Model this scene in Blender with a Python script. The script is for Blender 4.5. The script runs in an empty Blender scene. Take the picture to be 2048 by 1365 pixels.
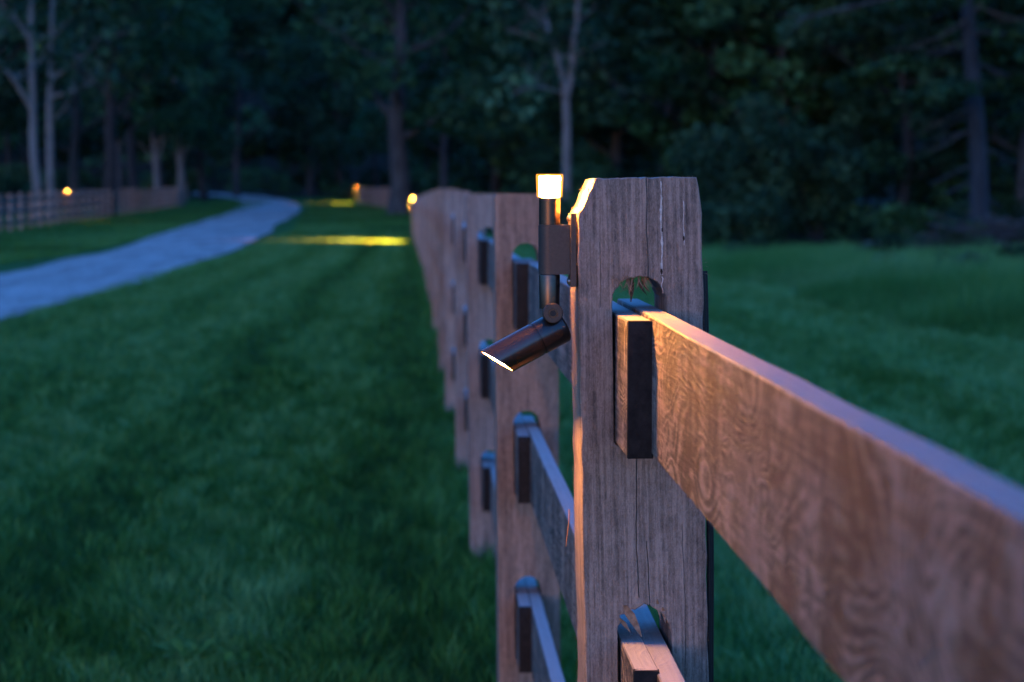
import bpy, bmesh, math, random
import numpy as np
from mathutils import Vector, Matrix

SC = bpy.context.scene
COL = SC.collection
R = math.radians
rng = np.random.default_rng(7)
random.seed(7)

# ------------------------------------------------------------------ camera
CAM_Z = 1.35
cam = bpy.data.cameras.new('camera')
cam.sensor_width = 36.0
cam.lens = 70.54
cam.clip_start = 0.05
cam.clip_end = 3000.0
cam.dof.use_dof = True
cam.dof.focus_distance = 2.44
cam.dof.aperture_fstop = 6.2
cam.dof.aperture_blades = 9
cam_o = bpy.data.objects.new('camera', cam)
COL.objects.link(cam_o)
cam_o.location = (0, 0, CAM_Z)
cam_o.rotation_euler = (R(90 - 4.03), 0, R(-2.84))
SC.camera = cam_o

# ------------------------------------------------------------------ dusk sky
world = bpy.data.worlds.new('World')
SC.world = world
world.use_nodes = True
wn = world.node_tree
wn.nodes.clear()
w_out = wn.nodes.new('ShaderNodeOutputWorld')
w_bg = wn.nodes.new('ShaderNodeBackground')
w_sky = wn.nodes.new('ShaderNodeTexSky')
w_sky.sky_type = 'NISHITA'
w_sky.sun_disc = False
w_sky.sun_elevation = R(0.8)
w_sky.sun_rotation = R(203)
w_sky.altitude = 200
w_sky.air_density = 1.0
w_sky.dust_density = 1.6
w_sky.ozone_density = 4.7
w_bg.inputs['Strength'].default_value = 0.15
wn.links.new(w_sky.outputs[0], w_bg.inputs['Color'])
wn.links.new(w_bg.outputs[0], w_out.inputs['Surface'])

SC.view_settings.view_transform = 'Standard'
SC.view_settings.look = 'None'
SC.view_settings.gamma = 1.0
SC.view_settings.use_curve_mapping = False
SC.view_settings.exposure = 4.05
SC.render.engine = 'CYCLES'
SC.cycles.use_denoising = True
SC.cycles.max_bounces = 6
SC.cycles.sample_clamp_indirect = 8.0

LAMP_COL = (1.0, 0.39, 0.07)
LAMP_STRENGTH = 260.0      # glowing lens on top of a fixture
SPOT_LENS = 90.0
SPOT_WATT = 260.0

# ------------------------------------------------------------------ helpers
def link(o, parent=None):
    COL.objects.link(o)
    if parent is not None:
        o.parent = parent
    return o

def tag(o, label=None, cat=None, group=None, kind=None):
    if label: o['label'] = label
    if cat: o['category'] = cat
    if group: o['group'] = group
    if kind: o['kind'] = kind
    return o

def empty(name, loc, rz=0.0):
    o = bpy.data.objects.new(name, None)
    o.empty_display_size = 0.1
    link(o)
    o.location = loc
    o.rotation_euler = (0, 0, rz)
    return o

def mesh_np(name, verts, faces, mats, smooth=False):
    """verts (N,3); faces list of lists, or an (M,3)/(M,4) array"""
    me = bpy.data.meshes.new(name)
    if isinstance(faces, np.ndarray):
        v = np.asarray(verts, dtype=np.float32)
        M, k = faces.shape
        me.vertices.add(len(v)); me.vertices.foreach_set('co', v.ravel())
        me.loops.add(M * k); me.loops.foreach_set('vertex_index', faces.astype(np.int32).ravel())
        me.polygons.add(M)
        me.polygons.foreach_set('loop_start', np.arange(0, M * k, k, dtype=np.int32))
        me.polygons.foreach_set('loop_total', np.full(M, k, dtype=np.int32))
        me.update(calc_edges=True)
    else:
        me.from_pydata([tuple(map(float, p)) for p in verts], [], faces)
        me.update()
    for m in (mats if isinstance(mats, (list, tuple)) else [mats]):
        me.materials.append(m)
    if smooth:
        me.polygons.foreach_set('use_smooth', np.ones(len(me.polygons), dtype=bool))
    return me

def obj(name, me, parent=None, loc=(0, 0, 0), rot=(0, 0, 0)):
    o = bpy.data.objects.new(name, me)
    link(o, parent)
    o.location = loc
    o.rotation_euler = rot
    return o

def attr(me, name, vals):
    a = me.attributes.new(name, 'FLOAT', 'POINT')
    a.data.foreach_set('value', np.asarray(vals, dtype=np.float32))

def bm_obj(name, bm, mat, parent=None, loc=(0, 0, 0), rot=(0, 0, 0), smooth=False, angle=35):
    me = bpy.data.meshes.new(name)
    bmesh.ops.recalc_face_normals(bm, faces=bm.faces)
    bm.to_mesh(me); bm.free()
    me.materials.append(mat)
    if smooth:
        me.polygons.foreach_set('use_smooth', np.ones(len(me.polygons), dtype=bool))
        me.set_sharp_from_angle(angle=R(angle))
    return obj(name, me, parent, loc, rot)

def frame(d):
    d = Vector(d).normalized()
    up = Vector((0, 0, 1)) if abs(d.z) < 0.95 else Vector((1, 0, 0))
    a = d.cross(up).normalized()
    return a, a.cross(d).normalized()

def add_lathe(bm, origin, axis, profile, n=32, cap=True):
    """profile: list of (t along the axis, radius)"""
    o = Vector(origin); ax = Vector(axis).normalized(); a, b = frame(ax)
    rings = []
    for t, r in profile:
        rings.append([bm.verts.new(o + ax * t + (a * math.cos(2 * math.pi * i / n) + b * math.sin(2 * math.pi * i / n)) * r) for i in range(n)])
    for r0, r1 in zip(rings, rings[1:]):
        for i in range(n):
            bm.faces.new((r0[i], r0[(i + 1) % n], r1[(i + 1) % n], r1[i]))
    if cap:
        bm.faces.new(rings[0]); bm.faces.new(rings[-1])
    return rings

def add_box(bm, lo, hi, bev=0.0):
    vs = [bm.verts.new((x, y, z)) for x in (lo[0], hi[0]) for y in (lo[1], hi[1]) for z in (lo[2], hi[2])]
    fs = [bm.faces.new([vs[i] for i in q]) for q in ((0, 1, 3, 2), (4, 6, 7, 5), (0, 4, 5, 1), (2, 3, 7, 6), (0, 2, 6, 4), (1, 5, 7, 3))]
    if bev:
        es = list({e for f in fs for e in f.edges})
        bmesh.ops.bevel(bm, geom=es, offset=bev, segments=2, affect='EDGES', profile=0.6)

class Geo:
    """collects tubes and leaf faces with numpy"""
    def __init__(s): s.v = []; s.f = []; s.n = 0
    def tube(s, pts, rad, n=7):
        pts = np.asarray(pts, float); k = len(pts)
        d = np.gradient(pts, axis=0); d /= np.linalg.norm(d, axis=1)[:, None] + 1e-9
        ref = np.where(np.abs(d[:, 2:3]) < 0.9, np.array([[0, 0, 1.0]]), np.array([[1.0, 0, 0]]))
        a = np.cross(d, ref); a /= np.linalg.norm(a, axis=1)[:, None] + 1e-9
        b = np.cross(a, d)
        th = np.arange(n) / n * 2 * math.pi
        ring = (pts[:, None, :] + (a[:, None, :] * np.cos(th)[None, :, None] + b[:, None, :] * np.sin(th)[None, :, None]) * np.asarray(rad, float)[:, None, None])
        base = s.n
        s.v.append(ring.reshape(-1, 3))
        i = np.arange(k - 1)[:, None] * n; j = np.arange(n)[None, :]; j2 = (j + 1) % n
        q = np.stack([i + j, i + j2, i + n + j2, i + n + j], -1).reshape(-1, 4) + base
        s.f.append(q); s.n += k * n
    def mesh(s, name, mat, smooth=True):
        return mesh_np(name, np.concatenate(s.v), np.concatenate(s.f), mat, smooth)

# ------------------------------------------------------------------ materials
def new_mat(name):
    m = bpy.data.materials.new(name); m.use_nodes = True
    nt = m.node_tree; nt.nodes.clear()
    out = nt.nodes.new('ShaderNodeOutputMaterial')
    b = nt.nodes.new('ShaderNodeBsdfPrincipled')
    nt.links.new(b.outputs[0], out.inputs['Surface'])
    return m, nt, b

def nd(nt, t, ins=None, **kw):
    n = nt.nodes.new(t)
    for k, v in kw.items(): setattr(n, k, v)
    for k, v in (ins or {}).items():
        if isinstance(v, bpy.types.NodeSocket): nt.links.new(v, n.inputs[k])
        else: n.inputs[k].default_value = v
    return n

def math_n(nt, op, a, b=None, c=None, clamp=False):
    n = nt.nodes.new('ShaderNodeMath'); n.operation = op; n.use_clamp = clamp
    for i, v in enumerate((a, b, c)):
        if v is None: continue
        if isinstance(v, bpy.types.NodeSocket): nt.links.new(v, n.inputs[i])
        else: n.inputs[i].default_value = v
    return n.outputs[0]

def ramp(nt, fac, stops):
    n = nt.nodes.new('ShaderNodeValToRGB')
    nt.links.new(fac, n.inputs[0])
    cr = n.color_ramp
    while len(cr.elements) < len(stops): cr.elements.new(0.5)
    for e, (p, c) in zip(cr.elements, stops):
        e.position = p; e.color = (*c, 1)
    return n.outputs[0]

def mix(nt, fac, a, b, mode='MIX'):
    n = nt.nodes.new('ShaderNodeMix'); n.data_type = 'RGBA'; n.blend_type = mode
    for k, v in (('Factor', fac), ('A', a), ('B', b)):
        s = [i for i in n.inputs if i.name == k and (i.type == 'RGBA' or (k == 'Factor' and i.type == 'VALUE'))][0]
        if isinstance(v, bpy.types.NodeSocket): nt.links.new(v, s)
        elif isinstance(v, tuple): s.default_value = (*v, 1)
        else: s.default_value = v
    return [o for o in n.outputs if o.type == 'RGBA'][0]

def coords(nt, scale, random_offset=True):
    tc = nd(nt, 'ShaderNodeTexCoord')
    src = tc.outputs['Object']
    if random_offset:
        oi = nd(nt, 'ShaderNodeObjectInfo')
        off = math_n(nt, 'MULTIPLY', oi.outputs['Random'], 13.7)
        add = nd(nt, 'ShaderNodeVectorMath', {0: src, 1: nd(nt, 'ShaderNodeCombineXYZ', {0: off, 1: off, 2: off}).outputs[0]}, operation='ADD')
        src = add.outputs[0]
    return src

def scaled(nt, vec, s):
    return nd(nt, 'ShaderNodeVectorMath', {0: vec, 1: s}, operation='MULTIPLY').outputs[0]

def wood(name, axis, light, mid, dark, figure=0.0, cracks=(), rough_saw=0.5):
    """rough sawn timber: fibres along the axis, saw marks across it, optional ring figure"""
    m, nt, b = new_mat(name)
    v = coords(nt, 1)
    def st(a, c):   # stretched scale: a along the grain, c across
        s = [c, c, c]; s[axis] = a
        return tuple(s)
    fib = nd(nt, 'ShaderNodeTexNoise', {'Vector': scaled(nt, v, st(7, 210)), 'Scale': 1.0, 'Detail': 5.0, 'Roughness': 0.65}).outputs[0]
    band = nd(nt, 'ShaderNodeTexNoise', {'Vector': scaled(nt, v, st(1.1, 34)), 'Scale': 1.0, 'Detail': 3.0, 'Distortion': 0.4}).outputs[0]
    blot = nd(nt, 'ShaderNodeTexNoise', {'Vector': scaled(nt, v, st(5, 14)), 'Scale': 1.0, 'Detail': 4.0, 'Roughness': 0.6}).outputs[0]
    saw = nd(nt, 'ShaderNodeTexNoise', {'Vector': scaled(nt, v, st(420, 16)), 'Scale': 1.0, 'Detail': 3.0, 'Roughness': 0.7}).outputs[0]
    fac = math_n(nt, 'ADD', math_n(nt, 'MULTIPLY_ADD', fib, 0.95, -0.24), math_n(nt, 'ADD', math_n(nt, 'MULTIPLY', band, 0.40), math_n(nt, 'MULTIPLY', blot, 0.25)))
    fuzz = nd(nt, 'ShaderNodeTexNoise', {'Vector': scaled(nt, v, st(170, 480)), 'Scale': 1.0, 'Detail': 4.0, 'Roughness': 0.75, 'Distortion': 1.5}).outputs[0]
    mott = nd(nt, 'ShaderNodeTexNoise', {'Vector': scaled(nt, v, st(55, 95)), 'Scale': 1.0, 'Detail': 4.0, 'Roughness': 0.7}).outputs[0]
    fac = math_n(nt, 'ADD', fac, math_n(nt, 'ADD', math_n(nt, 'MULTIPLY_ADD', fuzz, 0.7, -0.35), math_n(nt, 'MULTIPLY_ADD', mott, 0.45, -0.225)))
    hgt = math_n(nt, 'ADD', math_n(nt, 'ADD', fib, math_n(nt, 'MULTIPLY', fuzz, 1.1)), math_n(nt, 'MULTIPLY', saw, rough_saw))
    if figure:
        wob = nd(nt, 'ShaderNodeTexNoise', {'Vector': scaled(nt, v, st(30, 45)), 'Scale': 1.0, 'Detail': 2.0}).outputs[0]
        low = nd(nt, 'ShaderNodeTexNoise', {'Vector': scaled(nt, v, st(3.4, 6.5)), 'Scale': 1.0, 'Detail': 2.2, 'Roughness': 0.42, 'Distortion': 0.8}).outputs[0]
        ph = math_n(nt, 'ADD', math_n(nt, 'MULTIPLY', low, 190.0), math_n(nt, 'MULTIPLY', wob, 5.0))
        rings = math_n(nt, 'MULTIPLY_ADD', math_n(nt, 'SINE', ph), 0.5, 0.5)
        rings = math_n(nt, 'POWER', rings, 1.6)
        pat = nd(nt, 'ShaderNodeTexNoise', {'Vector': scaled(nt, v, st(4.0, 6.0)), 'Scale': 1.0, 'Detail': 2.0}).outputs[0]
        amp = math_n(nt, 'MULTIPLY', math_n(nt, 'MULTIPLY_ADD', pat, 3.2, -1.0, clamp=True), figure)
        stn = nd(nt, 'ShaderNodeTexNoise', {'Vector': scaled(nt, v, st(11, 4.5)), 'Scale': 1.0, 'Detail': 5.0, 'Roughness': 0.65}).outputs[0]
        fac = math_n(nt, 'ADD', fac, math_n(nt, 'MULTIPLY', math_n(nt, 'SUBTRACT', stn, 0.55), 1.5))
        fac = math_n(nt, 'ADD', fac, math_n(nt, 'MULTIPLY', math_n(nt, 'SUBTRACT', rings, 0.4), amp))
        hgt = math_n(nt, 'ADD', hgt, math_n(nt, 'MULTIPLY', rings, 0.45))
    col = ramp(nt, fac, [(0.30, dark), (0.52, mid), (0.74, light)])
    # upward faces paler grey: sky light on the tops painted into the colour
    gn = nd(nt, 'ShaderNodeSeparateXYZ', {0: nd(nt, 'ShaderNodeNewGeometry').outputs['True Normal']}).outputs[2]
    top_light = math_n(nt, 'MULTIPLY', math_n(nt, 'MULTIPLY_ADD', gn, 2.5, -1.4, clamp=True), 0.92)
    col = mix(nt, top_light, col, mix(nt, fib, (0.24, 0.24, 0.245), (0.43, 0.43, 0.44)))
    if cracks:
        tc = nd(nt, 'ShaderNodeTexCoord').outputs['Object']
        sx = nd(nt, 'ShaderNodeSeparateXYZ', {0: tc})
        wav = nd(nt, 'ShaderNodeTexNoise', {'Vector': scaled(nt, tc, (0, 0, 9)), 'Scale': 1.0, 'Detail': 4.0}).outputs[0]
        xx = math_n(nt, 'ADD', sx.outputs[0], math_n(nt, 'MULTIPLY', math_n(nt, 'SUBTRACT', wav, 0.5), 0.012))
        tot = None
        for (x0, z0, z1, w) in cracks:
            d = math_n(nt, 'ABSOLUTE', math_n(nt, 'SUBTRACT', xx, x0))
            a = math_n(nt, 'SUBTRACT', 1.0, math_n(nt, 'DIVIDE', d, w), clamp=True)
            za = math_n(nt, 'MULTIPLY', math_n(nt, 'GREATER_THAN', sx.outputs[2], z0), math_n(nt, 'LESS_THAN', sx.outputs[2], z1))
            a = math_n(nt, 'MULTIPLY', a, za)
            tot = a if tot is None else math_n(nt, 'MAXIMUM', tot, a)
        col = mix(nt, tot, col, (0.02, 0.014, 0.012))
        hgt = math_n(nt, 'SUBTRACT', hgt, math_n(nt, 'MULTIPLY', tot, 2.5))
    rnd_ = nd(nt, 'ShaderNodeObjectInfo').outputs['Random']
    col = nd(nt, 'ShaderNodeHueSaturation', {'Saturation': math_n(nt, 'MULTIPLY_ADD', rnd_, 0.35, 0.58), 'Value': math_n(nt, 'MULTIPLY_ADD', math_n(nt, 'FRACT', math_n(nt, 'MULTIPLY', rnd_, 7.3)), 0.35, 0.88), 'Color': col}).outputs[0]
    nt.links.new(col, b.inputs['Base Color'])
    b.inputs['Roughness'].default_value = 0.62
    b.inputs['Specular IOR Level'].default_value = 0.5
    bp = nd(nt, 'ShaderNodeBump', {'Strength': 1.0, 'Distance': 0.0015, 'Height': hgt})
    nt.links.new(bp.outputs[0], b.inputs['Normal'])
    return m

def noisy(name, stops, scale, rough=0.8, bump=0.0, bump_scale=None, detail=5.0, stretch=(1, 1, 1), random_offset=True, metallic=0.0, spec=0.3):
    m, nt, b = new_mat(name)
    v = coords(nt, 1, random_offset)
    n = nd(nt, 'ShaderNodeTexNoise', {'Vector': scaled(nt, v, stretch), 'Scale': scale, 'Detail': detail, 'Roughness': 0.6}).outputs[0]
    nt.links.new(ramp(nt, n, stops), b.inputs['Base Color'])
    b.inputs['Roughness'].default_value = rough
    b.inputs['Metallic'].default_value = metallic
    b.inputs['Specular IOR Level'].default_value = spec
    if bump:
        h = nd(nt, 'ShaderNodeTexNoise', {'Vector': scaled(nt, v, stretch), 'Scale': bump_scale or scale * 2, 'Detail': 6.0}).outputs[0]
        bp = nd(nt, 'ShaderNodeBump', {'Strength': 0.8, 'Distance': bump, 'Height': h})
        nt.links.new(bp.outputs[0], b.inputs['Normal'])
    return m

def leafy(name, c0, c1, c2, trans=0.12, world_scale=0.35, rough=0.6, spec=0.12, tw=0.6, nw=0.5, off=0.0):
    """leaves and blades: tint attribute plus slow variation from clump to clump"""
    m, nt, b = new_mat(name)
    at = nd(nt, 'ShaderNodeAttribute', attribute_name='tint').outputs['Fac']
    v = coords(nt, 1, True)
    n = nd(nt, 'ShaderNodeTexNoise', {'Vector': v, 'Scale': world_scale, 'Detail': 2.0}).outputs[0]
    f = math_n(nt, 'ADD', math_n(nt, 'MULTIPLY_ADD', at, tw, off), math_n(nt, 'MULTIPLY', n, nw))
    col = ramp(nt, f, [(0.2, c0), (0.52, c1), (0.85, c2)])
    nt.links.new(col, b.inputs['Base Color'])
    b.inputs['Roughness'].default_value = rough
    b.inputs['Specular IOR Level'].default_value = spec
    tr = nd(nt, 'ShaderNodeBsdfTranslucent', {'Color': col})
    mx = nd(nt, 'ShaderNodeMixShader', {0: trans, 1: b.outputs[0], 2: tr.outputs[0]})
    out = [x for x in nt.nodes if x.type == 'OUTPUT_MATERIAL'][0]
    nt.links.new(mx.outputs[0], out.inputs['Surface'])
    return m

def emit(name, col, strength):
    m = bpy.data.materials.new(name); m.use_nodes = True
    nt = m.node_tree; nt.nodes.clear()
    o = nt.nodes.new('ShaderNodeOutputMaterial')
    e = nd(nt, 'ShaderNodeEmission', {'Color': (*col, 1), 'Strength': strength})
    nt.links.new(e.outputs[0], o.inputs['Surface'])
    return m

M = {}
M['post'] = wood('sawn_post_timber', 2, (0.36, 0.245, 0.18), (0.215, 0.140, 0.098), (0.07, 0.044, 0.032))
M['post_near'] = wood('sawn_post_timber_cracked', 2, (0.36, 0.245, 0.18), (0.215, 0.140, 0.098), (0.07, 0.044, 0.032),
                      cracks=((0.0085, 1.25, 1.40, 0.0006), (-0.009, 0.86, 1.06, 0.0008), (0.004, 0.84, 0.93, 0.0007), (-0.050, 1.22, 1.30, 0.0004), (0.048, 0.75, 0.95, 0.0004)))
M['rail'] = wood('sawn_rail_timber', 1, (0.28, 0.215, 0.175), (0.120, 0.090, 0.071), (0.025, 0.019, 0.016), figure=0.46, rough_saw=0.25)
M['dark_end'] = noisy('blackened_end_grain', [(0.3, (0.003, 0.003, 0.0035)), (0.72, (0.019, 0.018, 0.018))], 90, 0.8, 0.0012, 260)
M['splinter'] = noisy('split_fibre', [(0.3, (0.12, 0.075, 0.05)), (0.7, (0.34, 0.23, 0.16))], 120, 0.85)
M['dark_splinter'] = noisy('dark_split_fibre', [(0.3, (0.03, 0.018, 0.012)), (0.7, (0.10, 0.06, 0.04))], 120, 0.85)
M['sap'] = noisy('dried_sap', [(0.35, (0.34, 0.30, 0.27)), (0.65, (0.66, 0.62, 0.58))], 160, 0.7)
M['knot'] = noisy('knot_hole', [(0.3, (0.015, 0.01, 0.008)), (0.7, (0.05, 0.03, 0.022))], 200, 0.9)
M['bronze'] = noisy('bronze_coating', [(0.3, (0.075, 0.058, 0.052)), (0.7, (0.10, 0.078, 0.070))], 300, 0.27, 0.00002, 1500, metallic=0.9, spec=0.5)
M['bronze_flat'] = noisy('matt_bronze_coating', [(0.3, (0.055, 0.045, 0.042)), (0.7, (0.072, 0.058, 0.053))], 300, 0.48, 0.00004, 1500, metallic=0.6, spec=0.4)
M['steel'] = noisy('screw_steel', [(0.3, (0.35, 0.32, 0.30)), (0.7, (0.5, 0.47, 0.44))], 300, 0.3, metallic=1.0)
M['black'] = noisy('black_rubber', [(0.3, (0.008, 0.008, 0.009)), (0.7, (0.018, 0.018, 0.02))], 80, 0.5)
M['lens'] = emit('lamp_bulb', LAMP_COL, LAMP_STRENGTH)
def halo_shell():  # clear lens with an amber glow added in place of the lamp's halo
    m = bpy.data.materials.new('halo_lens_shell'); m.use_nodes = True
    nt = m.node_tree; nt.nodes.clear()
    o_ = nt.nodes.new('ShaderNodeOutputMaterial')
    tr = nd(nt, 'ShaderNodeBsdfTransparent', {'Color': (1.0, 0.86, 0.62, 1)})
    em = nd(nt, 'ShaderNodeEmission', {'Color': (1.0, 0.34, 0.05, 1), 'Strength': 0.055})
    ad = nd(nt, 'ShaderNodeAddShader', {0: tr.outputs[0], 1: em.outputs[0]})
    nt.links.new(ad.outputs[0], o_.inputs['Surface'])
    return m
M['shell'] = halo_shell()
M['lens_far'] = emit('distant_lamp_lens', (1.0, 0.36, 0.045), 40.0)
M['spot_lens'] = emit('spotlight_lens', LAMP_COL, SPOT_LENS)
M['spot_far'] = emit('distant_spotlight_lens', (1.0, 0.36, 0.045), 30.0)
M['needle'] = noisy('dry_pine_needle', [(0.3, (0.25, 0.10, 0.04)), (0.7, (0.4, 0.18, 0.08))], 60, 0.7)
M['bark_dark'] = noisy('dark_bark', [(0.3, (0.009, 0.012, 0.014)), (0.7, (0.030, 0.040, 0.044))], 5, 0.9, 0.03, 9, stretch=(1, 1, 0.25))
M['bark_cool'] = noisy('cool_grey_bark', [(0.3, (0.008, 0.017, 0.025)), (0.7, (0.026, 0.048, 0.068))], 5, 0.9, 0.02, 9, stretch=(1, 1, 0.25))
M['bark_grey'] = noisy('grey_bark', [(0.3, (0.018, 0.025, 0.028)), (0.7, (0.06, 0.078, 0.085))], 5, 0.9, 0.02, 9, stretch=(1, 1, 0.25))
M['bark_pale'] = noisy('pale_bark', [(0.3, (0.055, 0.068, 0.07)), (0.55, (0.155, 0.18, 0.18)), (0.75, (0.055, 0.066, 0.068))], 4, 0.85, 0.012, 9, stretch=(1, 1, 0.4))
M['leaf'] = leafy('tree_leaves', (0.004, 0.020, 0.006), (0.018, 0.078, 0.030), (0.068, 0.22, 0.095))
M['leaf_blue'] = leafy('blue_green_leaves', (0.006, 0.024, 0.012), (0.014, 0.054, 0.029), (0.06, 0.17, 0.09))
M['leaf_dark'] = leafy('dark_needles', (0.003, 0.012, 0.005), (0.010, 0.040, 0.016), (0.045, 0.14, 0.06))
M['leaf_bright'] = leafy('bright_leaves', (0.02, 0.05, 0.016), (0.04, 0.11, 0.03), (0.07, 0.17, 0.05))
M['grass'] = leafy('lawn_grass', (0.012, 0.060, 0.008), (0.052, 0.19, 0.030), (0.12, 0.33, 0.12), trans=0.2, world_scale=0.8, rough=0.55, spec=0.15, tw=1.05, nw=0.2, off=-0.15)
M['tall_grass'] = leafy('meadow_grass', (0.010, 0.06, 0.012), (0.044, 0.185, 0.038), (0.13, 0.33, 0.13), trans=0.25, world_scale=0.3)
M['weed'] = leafy('weed_leaves', (0.03, 0.10, 0.018), (0.075, 0.21, 0.035), (0.11, 0.26, 0.05), trans=0.25)

def ground_material():
    m, nt, b = new_mat('turf_soil')
    tc = nd(nt, 'ShaderNodeTexCoord').outputs['Object']
    n1 = nd(nt, 'ShaderNodeTexNoise', {'Vector': tc, 'Scale': 0.25, 'Detail': 6.0, 'Roughness': 0.65}).outputs[0]
    n2 = nd(nt, 'ShaderNodeTexNoise', {'Vector': tc, 'Scale': 9.0, 'Detail': 6.0, 'Roughness': 0.7}).outputs[0]
    f = math_n(nt, 'ADD', math_n(nt, 'MULTIPLY', n1, 0.5), math_n(nt, 'MULTIPLY', n2, 0.5))
    col = ramp(nt, f, [(0.3, (0.014, 0.06, 0.012)), (0.5, (0.028, 0.12, 0.022)), (0.7, (0.06, 0.16, 0.045))])
    sp = nd(nt, 'ShaderNodeSeparateXYZ', {0: tc})      # leaf litter under the woods
    wob = math_n(nt, 'MULTIPLY_ADD', n1, 8.0, -4.0)
    far = math_n(nt, 'MULTIPLY_ADD', math_n(nt, 'ADD', sp.outputs[1], wob), 0.25, -49.0, clamp=True)
    rgt = math_n(nt, 'MULTIPLY', math_n(nt, 'MULTIPLY_ADD', math_n(nt, 'ADD', sp.outputs[1], wob), 0.4, -28.5, clamp=True), math_n(nt, 'MULTIPLY_ADD', sp.outputs[0], 0.5, -1.0, clamp=True))
    lft = math_n(nt, 'MULTIPLY_ADD', math_n(nt, 'ADD', sp.outputs[0], wob), -0.4, -8.4, clamp=True)
    col = mix(nt, math_n(nt, 'MAXIMUM', far, math_n(nt, 'MAXIMUM', rgt, lft)), col, mix(nt, n2, (0.008, 0.010, 0.007), (0.034, 0.034, 0.022)))
    nt.links.new(col, b.inputs['Base Color'])
    b.inputs['Roughness'].default_value = 0.9
    b.inputs['Specular IOR Level'].default_value = 0.1
    bp = nd(nt, 'ShaderNodeBump', {'Strength': 0.9, 'Distance': 0.06, 'Height': n2})
    nt.links.new(bp.outputs[0], b.inputs['Normal'])
    return m
M['ground'] = ground_material()
M['forest_floor'] = noisy('leaf_litter', [(0.3, (0.012, 0.016, 0.010)), (0.7, (0.035, 0.04, 0.025))], 0.6, 0.95, 0.1, 3, random_offset=False)

def gravel_material():
    m, nt, b = new_mat('pale_gravel')
    tc = nd(nt, 'ShaderNodeTexCoord').outputs['Object']
    st = nd(nt, 'ShaderNodeTexVoronoi', {'Vector': tc, 'Scale': 26.0}).outputs
    n1 = nd(nt, 'ShaderNodeTexNoise', {'Vector': scaled(nt, tc, (1.0, 0.16, 1)), 'Scale': 1.7, 'Detail': 6.0, 'Roughness': 0.7}).outputs[0]
    f = math_n(nt, 'ADD', math_n(nt, 'MULTIPLY', n1, 0.75), math_n(nt, 'MULTIPLY', nd(nt, 'ShaderNodeSeparateColor', {0: st['Color']}).outputs[0], 0.25))
    col = ramp(nt, f, [(0.34, (0.13, 0.135, 0.12)), (0.5, (0.32, 0.325, 0.31)), (0.64, (0.50, 0.50, 0.49))])
    nt.links.new(col, b.inputs['Base Color'])
    b.inputs['Roughness'].default_value = 0.92
    bp = nd(nt, 'ShaderNodeBump', {'Strength': 0.7, 'Distance': 0.03, 'Height': st['Distance']})
    nt.links.new(bp.outputs[0], b.inputs['Normal'])
    return m
M['gravel'] = gravel_material()

# ------------------------------------------------------------------ terrain
def sstep(a, b, x):
    t = np.clip((np.asarray(x, float) - a) / (b - a), 0, 1)
    return t * t * (3 - 2 * t)

def gz(x, y):
    """height of the ground"""
    x = np.asarray(x, float); y = np.asarray(y, float)
    z = 0.045 * sstep(8, 16, y) * (1 - sstep(30, 60, y))
    left = 1 - sstep(-3, 3, x)
    z = z + np.maximum(0, y - 50) * 0.0086 * left
    z = z + np.maximum(0, y - 175) * 0.010 * left
    z = z - 0.42 * sstep(24, 64, y) * sstep(2, 6, x)
    z = z + np.maximum(0, y - 66) * 0.012 * (1 - left)
    z = z + np.maximum(0, np.hypot(np.maximum(0, y - 250), 0) ) * 0.32
    z = z + 0.03 * np.sin(x * 0.9 + 1.3) * np.sin(y * 0.31) * sstep(3, 8, np.abs(x - 0.3)) * sstep(10, 25, y)
    return z

def G(x, y): return float(gz(x, y))

def grid_mesh(name, xs, ys, mat, lift=0.0):
    X, Y = np.meshgrid(xs, ys)
    v = np.stack([X, Y, gz(X, Y) + lift], -1).reshape(-1, 3)
    nx, ny = len(xs), len(ys)
    i = (np.arange(ny - 1)[:, None] * nx + np.arange(nx - 1)[None, :]).ravel()
    f = np.stack([i, i + 1, i + nx + 1, i + nx], -1)
    return mesh_np(name, v, f, mat, True)

def px(u, v_or_none, d):
    """lateral position of photo column u at distance d (along the fence direction)"""
    return (u - 825.0) / 4013.0 * d

xs = np.concatenate([[-900, -500, -300, -200, -150], np.arange(-120, -20, 5), np.arange(-20, 20, 0.5), np.arange(20, 121, 5), [150, 200, 300, 500, 900]])
ys = np.concatenate([[-900, -400, -150, -60, -20], np.arange(-10, 70, 0.8), np.arange(70, 260, 4), np.arange(260, 400, 20), [450, 600, 900]])
g = obj('ground', grid_mesh('ground', xs, ys, M['ground'])); tag(g, kind='structure')

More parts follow.
